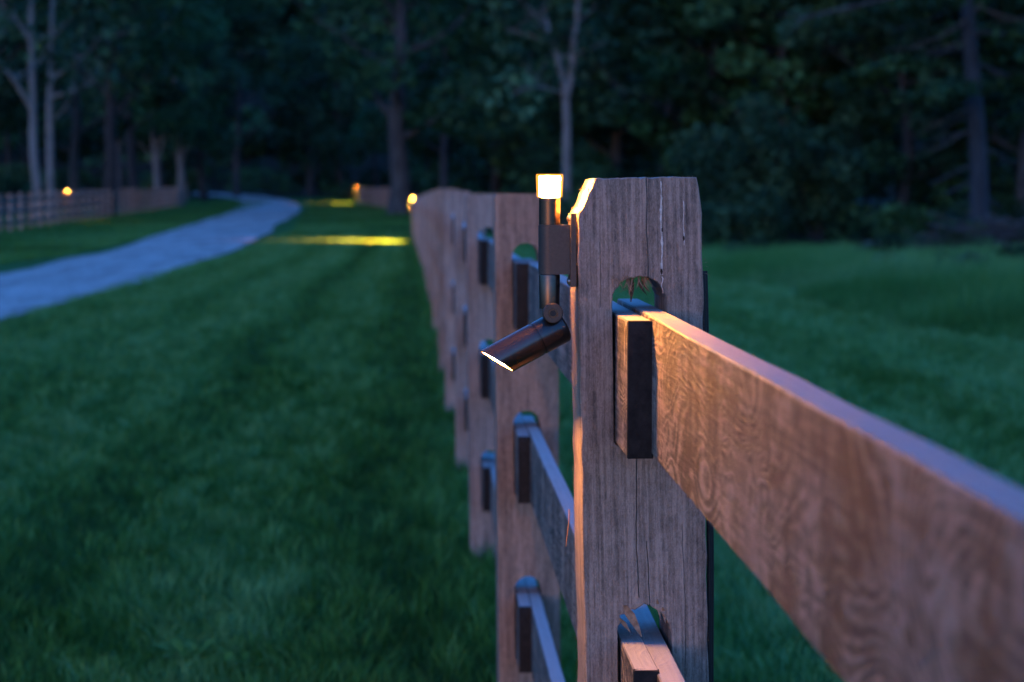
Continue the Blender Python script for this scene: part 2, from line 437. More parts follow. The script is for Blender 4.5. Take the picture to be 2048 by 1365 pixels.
# gravel drive: a ribbon that follows the ground and bends left at the far end
def ribbon(name, pts, mat, lift):
    pts = np.asarray(pts, float)     # x, y, width
    t = np.arange(len(pts)); tt = np.linspace(0, len(pts) - 1, 140)
    P = np.stack([np.interp(tt, t, pts[:, k]) for k in range(3)], -1)
    for _ in range(12): P[1:-1] = 0.25 * P[:-2] + 0.5 * P[1:-1] + 0.25 * P[2:]
    d = np.gradient(P[:, :2], axis=0); d /= np.linalg.norm(d, axis=1)[:, None]
    nrm = np.stack([-d[:, 1], d[:, 0]], -1)
    K = 9; V = []
    wob = np.random.default_rng(3).normal(0, 1, (140, 2))
    for _ in range(2): wob[1:-1] = (wob[:-2] + wob[1:-1] + wob[2:]) / 3
    for i in range(140):
        for k in range(K):
            s = (k / (K - 1) - 0.5) * P[i, 2]
            if k == 0: s += wob[i, 0] * 0.13
            if k == K - 1: s += wob[i, 1] * 0.13
            q = P[i, :2] + nrm[i] * s
            crown = -0.02 * abs(k / (K - 1) - 0.5) * 2 + 0.02
            V.append((q[0], q[1], G(q[0], q[1]) + lift + crown))
    i = (np.arange(139)[:, None] * K + np.arange(K - 1)[None, :]).ravel()
    return mesh_np(name, np.array(V), np.stack([i, i + 1, i + K + 1, i + K], -1), mat, True)
ROAD = [(-5.85, -30, 3.0), (-5.85, 0, 3.0), (-5.85, 25, 3.0), (-5.9, 40, 3.0), (-6.4, 60, 3.25), (-7.3, 82, 3.7), (-8.6, 115, 4.1), (-10.4, 150, 4.4), (-13.2, 185, 4.4), (-19, 215, 4.4), (-30, 238, 4.2), (-48, 250, 4.0)]
tag(obj('gravel_road', ribbon('gravel_road', ROAD, M['gravel'], 0.02)), kind='structure')

# ------------------------------------------------------------------ fences
PW, PD, PH = 0.1525, 0.127, 1.377       # post width, depth, height
SL, SR = -0.0357, 0.0313                # slot sides relative to the post's centre line
RAIL_TOP = (1.213, 0.803, 0.393)
RAIL_H = 0.158
ARCH = 0.044                            # arch above a rail's top

def post_mesh(name, mat, seed, fine=False, chamfer=(0.0215, 0.046, 0.006, 0.045)):
    rr = random.Random(seed)
    j = lambda a: rr.uniform(-a, a)
    cx, cz, dx, dz = chamfer
    hw = PW / 2
    out = []
    n = 60 if fine else 10
    ja = 0.0010 if fine else 0.0008
    out.append((-hw, -0.25)); 
    for i in range(1, n): out.append((-hw + j(ja), -0.25 + (PH - cz + 0.25) * i / n))
    out.append((-hw, PH - cz))
    if fine:
        for i in range(1, 8): out.append((-hw + cx * i / 8 + j(0.0010), PH - cz + cz * i / 8 + j(0.0008)))
    out.append((-hw + cx, PH))
    m = 22 if fine else 4
    for i in range(1, m): out.append((-hw + cx + (PW - cx - dx) * i / m, PH + j(0.0010)))
    out.append((hw - dx, PH - 0.001)); out.append((hw - dx * 0.6, PH - dz * 0.3)); out.append((hw, PH - dz))
    for i in range(1, n): out.append((hw + j(ja), PH - dz - (PH - dz + 0.25) * i / n))
    out.append((hw, -0.25))
    loops = [out]
    K = 18 if fine else 10
    w = SR - SL; r = w / 2; cxs = (SL + SR) / 2
    for rt in RAIL_TOP:
        top = rt + ARCH; zb = rt - RAIL_H - 0.006
        loop = [(SL, zb + 0.004), (SL, top - r)]
        for i in range(1, K):
            a = math.pi - math.pi * i / K
            jj = j(0.0016) if fine else 0
            if fine and rt == RAIL_TOP[1] and 3 < i < 15: jj = rr.choice((-0.001, 0.001, 0.003, 0.005)) + j(0.001)
            loop.append((cxs + math.cos(a) * (r + jj), top - r + math.sin(a) * (r + jj)))
        loop += [(SR, top - r), (SR, zb + 0.004), (SR - 0.004, zb), (SL + 0.004, zb)]
        loops.append(loop)
    bm = bmesh.new(); edges = []
    for L in loops:
        vs = [bm.verts.new((x, -PD / 2, z)) for x, z in L]
        edges += [bm.edges.new((vs[i], vs[(i + 1) % len(vs)])) for i in range(len(vs))]
    bmesh.ops.triangle_fill(bm, use_beauty=True, use_dissolve=False, edges=edges)
    faces = list(bm.faces)
    ext = bmesh.ops.extrude_face_region(bm, geom=faces)
    nv = [e for e in ext['geom'] if isinstance(e, bmesh.types.BMVert)]
    bmesh.ops.translate(bm, verts=nv, vec=(0, PD, 0))
    bmesh.ops.recalc_face_normals(bm, faces=bm.faces)
    rim = [e for e in bm.edges if len(e.link_faces) == 2 and abs(e.link_faces[0].normal.y) + abs(e.link_faces[1].normal.y) < 1.05
           and max(abs(e.link_faces[0].normal.y), abs(e.link_faces[1].normal.y)) > 0.9]
    if fine:
        bmesh.ops.bevel(bm, geom=rim, offset=0.0012, segments=1, affect='EDGES')
    me = bpy.data.meshes.new(name)
    bm.to_mesh(me); bm.free()
    me.materials.append(mat)
    return me

def rail_mesh(name, p0, p1, rnd, segs=14, thick=0.029, wob=0.0006):
    """a board from p0 to p1 (centre of its top edge), coordinates relative to p0"""
    p0 = Vector(p0); p1 = Vector(p1); d = p1 - p0
    V = []; F = []
    h = RAIL_H; t = thick / 2; c = 0.0016
    sect = [(-t, -h + c), (-t + c, -h), (t - c, -h), (t, -h + c), (t, -c), (t - c, 0), (-t + c, 0), (-t, -c)]
    for i in range(segs + 1):
        q = d * (i / segs)
        ex = rnd.uniform(-wob, wob); ez = rnd.uniform(-wob, wob)
        for x, z in sect: V.append((q.x + x + ex, q.y, q.z + z + ez))
    for i in range(segs):
        for k in range(8):
            a = i * 8 + k; b = i * 8 + (k + 1) % 8
            F.append((a, b, b + 8, a + 8))
    F.append(tuple(range(7, -1, -1))); F.append(tuple(range(segs * 8, segs * 8 + 8)))
    return mesh_np(name, V, F, M['rail'])

def end_mesh(thick=0.029):
    bm = bmesh.new()
    t = thick / 2 + 0.0006
    add_box(bm, (-t, -0.003, -RAIL_H - 0.0006), (t, 0.006, 0.0004), 0.0012)
    for v in bm.verts: v.co += Vector((random.uniform(-4e-4, 4e-4), random.uniform(-6e-4, 6e-4), random.uniform(-4e-4, 4e-4)))
    me = bpy.data.meshes.new('dark_end'); bm.to_mesh(me); bm.free(); me.materials.append(M['dark_end'])
    return me
END = end_mesh()
POSTS = [post_mesh('post', M['post'], 11 + k, False, ch) for k, ch in enumerate(((0.004, 0.010, 0.006, 0.03), (0.006, 0.012, 0.005, 0.012), (0.003, 0.012, 0.006, 0.02), (0.008, 0.014, 0.004, 0.010)))]
POST1 = post_mesh('post', M['post_near'], 5, True)

def build_fence(root, sites, near_first=None, ends=True, max_end=10**9):
    """sites: (x, y, heading, lean, dz) of each post from near to far; rails lap in every slot"""
    rnd = random.Random(len(sites))
    posts = []
    for k, (x, y, hd, lean, dz) in enumerate(sites):
        z = G(x, y) + dz
        me = POST1 if k == near_first else POSTS[rnd.randrange(4)]
        xo = x + CAM_Z * math.tan(lean)
        p = obj('post', me, root, (xo, y, z), (0, -lean, hd))
        posts.append((p, xo, y, z, hd, lean))
    def chan(k, lvl, side, ahead):
        _, xo, y, z, hd, lean = posts[k]
        zl = RAIL_TOP[lvl]
        lx = (SL + 0.0175) if side == 0 else (SR - 0.0165)
        lx -= zl * math.tan(lean)
        return Vector((xo + lx * math.cos(hd) - ahead * math.sin(hd), y + lx * math.sin(hd) + ahead * math.cos(hd), z + zl))
    for k in range(len(posts) - 1):
        for lvl in range(3):
            e = rnd.uniform(-0.02, 0.02) if k != (near_first or -9) else 0.0
            a = chan(k, lvl, 0, -PD / 2 - 0.154 + e); b = chan(k + 1, lvl, 1, PD / 2 + 0.15 + e)
            zj = rnd.uniform(-0.003, 0.003); a.z += zj; b.z += zj
            r = obj('rail', rail_mesh('rail', a, b, rnd, 14 if k < 8 else 3), root, a)
            if ends and k < max_end:
                dd = (b - a)
                en = obj('dark_end', END, r, (0, 0, 0), (0, 0, math.atan2(-dd.x, dd.y)))
    return posts

FX = 0.2767                               # the fence line
DY = 2.44
def fence_x(y): return FX - 0.16 * max(0.0, (y - 18) / 44) ** 2
sites = [(FX - 0.002, DY * 0 + 0.0635, 0, R(0.3), 0.0)]
leans = {1: 1.15, 2: 0.45, 3: 0.7, 4: 0.3}
dzs = {1: 0.0, 2: -0.012, 3: -0.006, 4: -0.004, 5: 0.0, 6: 0.006}
rf = random.Random(4)
for k in range(1, 30):
    y = DY * k + PD / 2
    sites.append((fence_x(y) + (rf.uniform(-0.006, 0.006) if k > 2 else 0), y, 0.0, R(leans.get(k, rf.uniform(-0.5, 0.7))), dzs.get(k, rf.uniform(-0.03, 0.035))))
fence = empty('rail_fence', (0, 0, 0))
tag(fence, 'rough sawn three-rail timber fence in the foreground, running away beside the lawn', 'fence')
main_posts = build_fence(fence, sites, near_first=1)
near_post = main_posts[1][0]

# left fence beyond the drive
sites = []
for k in range(56):
    y = 50 + 2.44 * k
    x = -13.9 - (y - 50) * 0.033 - 2.2 * sstep(130, 190, y)
    sites.append((float(x), y, math.atan(0.033), R(rf.uniform(-0.6, 0.6)), rf.uniform(-0.02, 0.02)))
fence2 = empty('rail_fence', (0, 0, 0))
tag(fence2, 'distant blurred timber rail fence behind the trunks on the far left, beyond the gravel drive', 'fence')
build_fence(fence2, sites, ends=False)

# short fence at the bend behind the dark trunk
sites = []
for k in range(17):
    t = k / 16
    x = -1.3 - 3.3 * t ** 1.2; y = 130 + 2.44 * k
    sites.append((x, y, 0.09, R(rf.uniform(-0.6, 0.6)), rf.uniform(-0.02, 0.02)))
fence3 = empty('rail_fence', (0, 0, 0))
tag(fence3, 'short far-off stretch of rail fence just left of the dark trunk ending the lawn', 'fence')
build_fence(fence3, sites, ends=False)

# ---- fine things on the near post (its local frame: x across, y depth, z up)
FY = -PD / 2
def sliver(pts, width, thick, name, mat, parent):
    """a torn fibre: a tapering bent strip"""
    bm = bmesh.new(); rows = []
    n = len(pts)
    for i, p in enumerate(pts):
        t_ = i / (n - 1); w = width * (0.3 + 1.6 * t_ if t_ < 0.4 else (1 - t_) * 1.45 + 0.08) / 2
        p = Vector(p)
        rows.append([bm.verts.new(p + Vector((sx * w, sy * thick / 2, 0))) for sx, sy in ((-1, -1), (1, -1), (1, 1), (-1, 1))])
    for a, b in zip(rows, rows[1:]):
        for i in range(4): bm.faces.new((a[i], a[(i + 1) % 4], b[(i + 1) % 4], b[i]))
    bm.faces.new(rows[0]); bm.faces.new(rows[-1])
    return bm_obj(name, bm, mat, parent)

rs = random.Random(21)
for (x0, x1, L, w) in ((-0.009, -0.011, 0.030, 0.0065), (-0.001, 0.009, 0.022, 0.0055), (0.003, 0.013, 0.019, 0.0035)):   # torn dark chips left in the arch
    zt = RAIL_TOP[0] + ARCH - 0.002
    sliver([(x0 + (x1 - x0) * t * t, FY + 0.016, zt - L * t) for t in (0, 0.25, 0.5, 0.75, 1)], w, 0.003, 'splinter', M['dark_splinter'], near_post)
for (za, dx, dz) in ((1.271, 0.007, 0.002), (1.268, 0.008, -0.002), (1.259, 0.009, -0.003), (1.275, 0.004, 0.002)):       # whiskers on the right edge
    sliver([(PW / 2 - 0.001, FY + 0.004, za), (PW / 2 + dx * 0.5, FY + 0.003, za + dz * 0.2), (PW / 2 + dx, FY + 0.002, za + dz)], 0.0018, 0.0008, 'splinter', M['splinter'], near_post)
ztop = RAIL_TOP[0] + ARCH
for i in range(22):      # fibres hanging in the upper slot's arch
    x0 = rs.uniform(-0.017, 0.012); L = rs.uniform(0.008, 0.026)
    dx = rs.uniform(-0.008, 0.012); y0 = FY + rs.uniform(0.006, 0.03)
    zz = ztop - 0.0335 + math.sqrt(max(0, 0.0335 ** 2 - (x0 + 0.0022) ** 2)) + 0.003
    sliver([(x0 + dx * t * t, y0 - 0.004 * t, zz - L * t) for t in (0, 0.35, 0.7, 1)], rs.uniform(0.0009, 0.0028), 0.0009, 'splinter', M['splinter'], near_post)
z2 = RAIL_TOP[1] + ARCH
for (x0, x1, za, zb, w) in ((-0.026, -0.006, 0.004, -0.036, 0.015), (-0.033, -0.020, -0.012, -0.030, 0.008), (0.014, 0.018, 0.010, -0.016, 0.005), (0.021, 0.024, 0.0, -0.020, 0.006)):
    sliver([(x0 + (x1 - x0) * t, FY - 0.001 + 0.004 * math.sin(t * 3), z2 + za + (zb - za) * t) for t in (0, 0.3, 0.65, 1)], w, 0.0026, 'splinter', M['splinter'], near_post)
for i in range(26):      # fuzz left of the upper arch
    x0 = rs.uniform(-0.036, -0.012); zz = ztop - rs.uniform(0.002, 0.02)
    dx = rs.uniform(-0.01, 0.012); dz = rs.uniform(0.004, 0.013)
    sliver([(x0, FY - 0.0004, zz), (x0 + dx * 0.5, FY - 0.004, zz + dz * 0.6), (x0 + dx, FY - 0.006, zz + dz)], rs.uniform(0.0006, 0.0013), 0.0005, 'splinter', M['splinter'], near_post)

# frayed fibres on the sawn edges: too many to count
gf = Geo(); vs = []; fs = []
def hair(p, d, w):
    p = np.array(p); d = np.array(d); n = len(vs)
    s = np.cross(d, [0, 1, 0.3]); s = s / (np.linalg.norm(s) + 1e-9) * w
    vs.extend([p - s, p + s, p + d * 0.6 + np.array([0, -0.0004, 0]) + s * 0.5, p + d]); fs.append((n, n + 1, n + 2)); fs.append((n, n + 2, n + 3))
hw = PW / 2
for i in range(520):
    z = rs.uniform(0.55, 1.33); yb = rs.choice((FY, FY, FY, -FY))
    L = rs.uniform(0.001, 0.0045) * (1.5 if rs.random() < 0.08 else 1)
    hair((-hw + 0.0003, yb + 0.0003, z), (-L * rs.uniform(0.2, 0.9), -L * rs.uniform(-0.2, 0.5) if yb < 0 else 0, L * rs.uniform(-0.8, 0.8)), 0.00022)
for i in range(110):
    t = rs.random(); x = -hw + 0.0215 * t; z = PH - 0.046 + 0.046 * t; L = rs.uniform(0.001, 0.005)
    hair((x, rs.choice((FY, FY, rs.uniform(FY, -FY))), z), (-L * 0.8, -L * rs.uniform(0, 0.6), L * rs.uniform(-0.6, 0.9)), 0.0003)
for i in range(150):
    x = rs.uniform(-hw + 0.02, hw - 0.006); L = rs.uniform(0.0006, 0.0022)
    hair((x, rs.choice((FY, -FY)), PH), (L * rs.uniform(-0.8, 0.8), 0, L), 0.0002)
for i in range(260):
    z = rs.uniform(0.6, 1.33); L = rs.uniform(0.0006, 0.0025)
    hair((hw, rs.choice((FY, -FY)), z), (L, 0, L * rs.uniform(-0.8, 0.8)), 0.0002)
for i in range(700):     # raised fibres on the front face
    x = rs.uniform(-hw + 0.003, hw - 0.003); z = rs.uniform(0.55, 1.35); L = rs.uniform(0.002, 0.008)
    ok = True
    for rt in RAIL_TOP:
        if SL - 0.002 < x < SR + 0.002 and rt - RAIL_H - 0.01 < z < rt + ARCH + 0.01: ok = False
    if ok: hair((x, FY - 0.0001, z), (L * rs.uniform(-0.25, 0.25), -L * rs.uniform(0.05, 0.35), L * rs.choice((-1, 1))), 0.00022)
o = obj('wood_fibres', mesh_np('wood_fibres', vs, [list(f) for f in fs], M['splinter']), near_post); tag(o, kind='stuff')

def blotch(name, pts, mat, parent, proud=0.0007):
    """a raised strip on the post's front face: pts = (x, z, half width)"""
    bm = bmesh.new(); rows = []
    for x, z, w in pts:
        rows.append([bm.verts.new((x - w, FY + 0.001, z)), bm.verts.new((x - w * 0.7, FY - proud, z)), bm.verts.new((x + w * 0.7, FY - proud, z)), bm.verts.new((x + w, FY + 0.001, z))])
    for a, b in zip(rows, rows[1:]):
        for i in range(3): bm.faces.new((a[i], a[i + 1], b[i + 1], b[i]))
    bm.faces.new(rows[0]); bm.faces.new(rows[-1])
    return bm_obj(name, bm, mat, parent)
# pale sap run right of the middle, with two small knots in it
zs = np.linspace(1.372, 1.258, 34)
sap = [(0.0262 + 0.0005 * math.sin(i * 0.35) + 0.00025 * math.sin(i * 2.3), z, max(0.0004, (0.0014 + 0.0007 * math.sin(i * 1.1) * math.sin(i * 0.5)) * (0.5 if i < 5 else 1.0))) for i, z in enumerate(zs)]
blotch('sap_streak', sap, M['sap'], near_post)
sap2 = [(0.0262 + 0.001 * math.sin(i * 1.3), 1.256 - 0.003 * i, 0.0010 * (1 - i / 10)) for i in range(8)]
blotch('sap_streak', sap2, M['sap'], near_post)
for (x, z, w, h) in ((0.0255, 1.262, 0.0016, 0.004), (0.0268, 1.313, 0.0011, 0.003), (0.0535, 1.302, 0.0012, 0.003)):
    blotch('knot', [(x, z + h * s, w * math.sqrt(max(0.02, 1 - s * s))) for s in (-1, -0.6, 0, 0.6, 1)], M['knot'], near_post, 0.0011)
blotch('sap_streak', [(0.0535 + 0.0006 * math.sin(i), 1.348 - 0.006 * i, 0.0006 + 0.0003 * math.sin(i * 2)) for i in range(10)], M['sap'], near_post)

# power cable down the post's right side
def cable(name, pts, rad, mat):
    bm = bmesh.new()
    g_ = Geo(); P = np.array(pts)
    t = np.linspace(0, len(P) - 1, 60); tt = np.arange(len(P))
    Q = np.stack([np.interp(t, tt, P[:, k]) for k in range(3)], -1)
    for _ in range(4): Q[1:-1] = 0.25 * Q[:-2] + 0.5 * Q[1:-1] + 0.25 * Q[2:]
    g_.tube(Q, np.full(60, rad), 10)
    bm.free()
    return g_.mesh(name, mat)
cx0 = FX + PW / 2
def cab_pts(off, y):
    return [(FX + PW / 2 + (CAM_Z - z) * math.tan(R(1.15)) + 0.0036 + o_ + off, y, z) for z, o_ in ((1.262, -0.0005), (1.24, 0.0), (1.12, 0.0006), (1.02, 0.0022), (0.92, 0.0032), (0.84, 0.002), (0.74, 0.0002), (0.60, 0.001), (0.40, 0.0025), (0.0, 0.004), (-0.1, 0.005))]
cb = obj('power_cable', cable('power_cable', cab_pts(0, 2.462), 0.0031, M['black']))
tag(cb, 'thin black cable running down the right side of the nearest fence post', 'cable')
cb2 = obj('cable_core', cable('cable_core', cab_pts(0.0042, 2.468), 0.0027, M['black']), cb)

nb = obj('pine_needle', cable('pine_needle', [(0.1905, 2.428, 0.972), (0.190, 2.424, 0.958), (0.1875, 2.42, 0.94), (0.186, 2.418, 0.928)], 0.0006, M['needle']))
tag(nb, 'dry reddish pine needle caught on the left edge of the nearest post', 'pine needle')

# ------------------------------------------------------------------ post lights
# fixture frame: origin on the post's left face at ground level; x towards the lawn is negative
def make_light(loc, hd, label, energy_scale=1.0, lens='lens'):
    root = empty('post_light', loc, hd)
    tag(root, label, 'light')
    X = -0.032                            # axis of the upright stem from the post face
    def Zp(py): return CAM_Z - (py - 400.0) / 1631.0
    def Xp(pxx): return (pxx - 1152.0) / 1631.0
    n = 40
    bm = bmesh.new(); add_lathe(bm, (X, 0, Zp(395.5)), (0, 0, 1), [(0, 0.0150), (0.001, 0.0158), (0.0268, 0.0168), (0.0285, 0.0158)], n)  # lens made oversize so its glow imitates bloom round the bulb
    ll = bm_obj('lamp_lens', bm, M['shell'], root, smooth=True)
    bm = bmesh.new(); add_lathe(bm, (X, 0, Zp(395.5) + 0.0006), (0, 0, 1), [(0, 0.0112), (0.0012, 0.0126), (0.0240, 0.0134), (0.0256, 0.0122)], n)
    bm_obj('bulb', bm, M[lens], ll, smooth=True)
    bm = bmesh.new(); add_lathe(bm, (X, 0, Zp(450)), (0, 0, 1), [(0, 0.0130), (0.0325, 0.0130), (0.0331, 0.0124)], n)
    up = bm_obj('upper_stem', bm, M['bronze'], root, smooth=True)
    bm = bmesh.new()                      # bracket: a D-shaped block, round on the lawn side
    prof = [(-0.0071, -0.0133), (-0.0071, 0.0133)] + [(X + 0.0138 * math.cos(a), 0.0138 * math.sin(a)) for a in np.linspace(math.pi / 2 + 0.0, 3 * math.pi / 2, 22)]
    lo = [bm.verts.new((x, y, Zp(549))) for x, y in prof]; hi = [bm.verts.new((x, y, Zp(450.5))) for x, y in prof]
    bm.faces.new(lo); bm.faces.new(hi)
    rim = []
    for i in range(len(prof)): bm.faces.new((lo[i], lo[(i + 1) % len(prof)], hi[(i + 1) % len(prof)], hi[i]))
    br = bm_obj('bracket', bm, M['bronze_flat'], root, smooth=True, angle=30)
    bm = bmesh.new(); add_box(bm, (-0.0072, -0.018, Zp(574)), (0.0, 0.022, Zp(427)), 0.0008)
    pl = bm_obj('mounting_plate', bm, M['bronze_flat'], root)
    for zz in (438, 563):
        bm = bmesh.new(); add_lathe(bm, (-0.0072, -0.004, Zp(zz)), (-1, 0, 0), [(0, 0.0042), (0.0022, 0.0042), (0.0036, 0.0028)], 14)
        bm_obj('screw', bm, M['steel'], pl, smooth=True)
    bm = bmesh.new(); add_lathe(bm, (X, 0, Zp(618)), (0, 0, 1), [(0, 0.0126), (0.0405, 0.0130), (0.0418, 0.0126)], n)
    bm_obj('lower_stem', bm, M['bronze'], root, smooth=True)
    kx, kz = Xp(1105) , Zp(626)
    bm = bmesh.new(); add_lathe(bm, (kx, -0.0185, kz), (0, 1, 0), [(0, 0.0112), (0.0012, 0.0124), (0.007, 0.0124), (0.0072, 0.0117), (0.0085, 0.0117), (0.0087, 0.0124), (0.030, 0.0124)], 36)
    kn = bm_obj('knuckle', bm, M['bronze_flat'], root, smooth=True)
    bm = bmesh.new(); add_lathe(bm, (kx, -0.0192, kz), (0, 1, 0), [(0, 0.0042), (0.0018, 0.0042)], 6)
    bm_obj('screw', bm, M['black'], kn)
    bm = bmesh.new(); add_lathe(bm, (kx, -0.0189, kz), (0, 1, 0), [(0, 0.0058), (0.0010, 0.0062)], 24)
    bm_obj('washer', bm, M['bronze'], kn, smooth=True)
    # tilted spotlight head
    ang = R(27)
    yaw = R(11)
    u = Vector((-math.cos(ang) * math.cos(yaw), -math.cos(ang) * math.sin(yaw), -math.sin(ang)))
    upv = Vector((-math.sin(ang) * math.cos(yaw), -math.sin(ang) * math.sin(yaw), math.cos(ang)))
    c = Vector((Xp(1075), 0.002, Zp(680)))
    s = 1 / 1631.0
    r = 0.0211
    bm = bmesh.new()
    add_lathe(bm, c - u * (62 * s), u, [(0, 0.0185), (0.0016, 0.0203), (0.0028, r), (59 * s, r), (60 * s, r - 0.0012), (63.5 * s, r - 0.0012)], 48)
    bm_obj('spotlight_base', bm, M['bronze'], root, smooth=True)
    # hood with an oblique mouth: outer and inner walls
    nn = 56; ri = r - 0.0016
    def Lc(co): return ((113 + 74) / 2 + (113 - 74) / 2 * co) * s     # length on the side with height co
    bm = bmesh.new(); b = u.cross(upv).normalized(); rings = [[], [], [], [], []]
    for i in range(nn):
        th = 2 * math.pi * i / nn; e = upv * math.cos(th) + b * math.sin(th)
        rings[0].append(bm.verts.new(c + u * (1.4 * s) + e * (r - 0.0006)))
        rings[1].append(bm.verts.new(c + u * (2.4 * s) + e * r))
        rings[2].append(bm.verts.new(c + u * Lc(math.cos(th)) + e * r))
        rings[3].append(bm.verts.new(c + u * Lc(math.cos(th)) + e * ri))
        rings[4].append(bm.verts.new(c + u * (2.4 * s) + e * ri))
    for A, B in zip(rings, rings[1:]):
        for i in range(nn): bm.faces.new((A[i], A[(i + 1) % nn], B[(i + 1) % nn], B[i]))
    bm_obj('spotlight_hood', bm, M['bronze'], root, smooth=True, angle=40)
    # glowing glass set just inside the mouth, parallel to it
    bm = bmesh.new(); vv = []
    for i in range(nn):
        th = 2 * math.pi * i / nn; e = upv * math.cos(th) + b * math.sin(th)
        vv.append(bm.verts.new(c + u * (Lc(math.cos(th)) - 0.0012) + e * (ri - 0.0002)))
    bm.faces.new(vv)
    bm_obj('spotlight_lens', bm, M['spot_lens' if lens == 'lens' else 'spot_far'], root)
    ld = bpy.data.lights.new('spotlight_beam', 'SPOT')
    ld.energy = SPOT_WATT * energy_scale; ld.color = (1.0, 0.27, 0.03)
    ld.spot_size = R(84); ld.spot_blend = 1.0; ld.shadow_soft_size = 0.012
    lo_ = bpy.data.objects.new('spotlight_beam', ld); link(lo_, root)
    lo_.location = c + u * (113 * s)
    lo_.rotation_euler = (Vector(u) + Vector((0.22, 0.25, -0.34))).to_track_quat('-Z', 'Y').to_euler()
    return root

make_light((0.2003, 2.462, 0.0), 0.0, 'bronze post light with glowing square lens and tilted spotlight on the nearest fence post', 0.3)
def on_post(k):
    p, xo, y, z, hd, lean = main_posts[k]
    return (xo - PW / 2 - 1.3 * math.tan(lean), y - 0.04, z)
make_light(on_post(25), 0.0, 'small glowing lamp at the far end of the foreground fence, above the yellow streak', 6.0, 'lens_far')
yb = 169.04; xb = -4.6
make_light((xb - 0.085, yb - 0.10, G(xb, yb) + 0.02), 0.0, 'tiny glowing lamp by the end of the drive, left of the dark trunk', 14.0, 'lens_far')
k = 16; y = 50 + 2.44 * k; x = -13.9 - (y - 50) * 0.033
make_light((x + 0.085, y - 0.10, G(x, y)), math.pi, 'distant glowing lamp on the far left fence, beside the pale trunks', 0.25, 'lens_far')

# ------------------------------------------------------------------ grass
def vnoise(x, y, scale, seed):
    """smooth value noise 0..1"""
    rr = np.random.default_rng(seed).random((256, 256))
    u = np.asarray(x) * scale + 1000; v = np.asarray(y) * scale + 1000
    iu = np.floor(u).astype(int); iv = np.floor(v).astype(int); fu = u - iu; fv = v - iv
    fu = fu * fu * (3 - 2 * fu); fv = fv * fv * (3 - 2 * fv)
    q = lambda a, b: rr[a % 256, b % 256]
    return (q(iu, iv) * (1 - fu) + q(iu + 1, iv) * fu) * (1 - fv) + (q(iu, iv + 1) * (1 - fu) + q(iu + 1, iv + 1) * fu) * fv

def blades(xy, h, w, lean, name, mat, seed, tint=None, bent=True):
    r_ = np.random.default_rng(seed)
    x, y = xy[:, 0], xy[:, 1]
    n = len(x)
    z = gz(x, y)
    az = r_.uniform(0, 2 * np.pi, n)
    hh = h * r_.uniform(0.5, 1.25, n)
    ww = w * r_.uniform(0.7, 1.3, n)
    la = r_.normal(0, 1, (n, 2)) * 0.38 + lean
    base = np.stack([x, y, z - 0.004], -1)
    side = np.stack([np.cos(az), np.sin(az), np.zeros(n)], -1) * ww[:, None] * 0.5
    tip = base + np.stack([la[:, 0] * hh, la[:, 1] * hh, hh], -1)
    i = np.arange(n)
    if bent:
        mid = base + np.stack([la[:, 0] * hh * 0.28, la[:, 1] * hh * 0.28, hh * 0.58], -1)
        V = np.stack([base - side, base + side, mid + side * 0.8, mid - side * 0.8, tip], 1).reshape(-1, 3); m = 5
        i = i * 5
        F = np.concatenate([np.stack([i, i + 1, i + 2], -1), np.stack([i, i + 2, i + 3], -1), np.stack([i + 3, i + 2, i + 4], -1)])
    else:
        V = np.stack([base - side, base + side, tip], 1).reshape(-1, 3); m = 3
        F = (i * 3)[:, None] + np.arange(3)[None, :]
    me = mesh_np(name, V, F, mat)
    t = r_.normal(0.5, 0.17, n) if tint is None else tint + r_.normal(0, 0.12, n)
    attr(me, 'tint', np.repeat(np.clip(t, 0, 1), m))
    o = obj(name, me); tag(o, kind='stuff')
    return o

def wedge(n, y0, y1, xl, xr, seed, power=0.6, margin=1.25):
    """points in the visible wedge, denser near the camera"""
    r_ = np.random.default_rng(seed)
    uu = r_.random(n * 4)
    y = (y0 ** (1 - power) + uu * (y1 ** (1 - power) - y0 ** (1 - power))) ** (1 / (1 - power)) if power != 1 else y0 * (y1 / y0) ** uu
    lo = -825 / 4013 * margin; hi = 1223 / 4013 * margin
    x = (lo + (hi - lo) * r_.random(n * 4)) * y - 0.15
    k = (x > xl) & (x < xr)
    return np.stack([x[k], y[k]], -1)[:n]

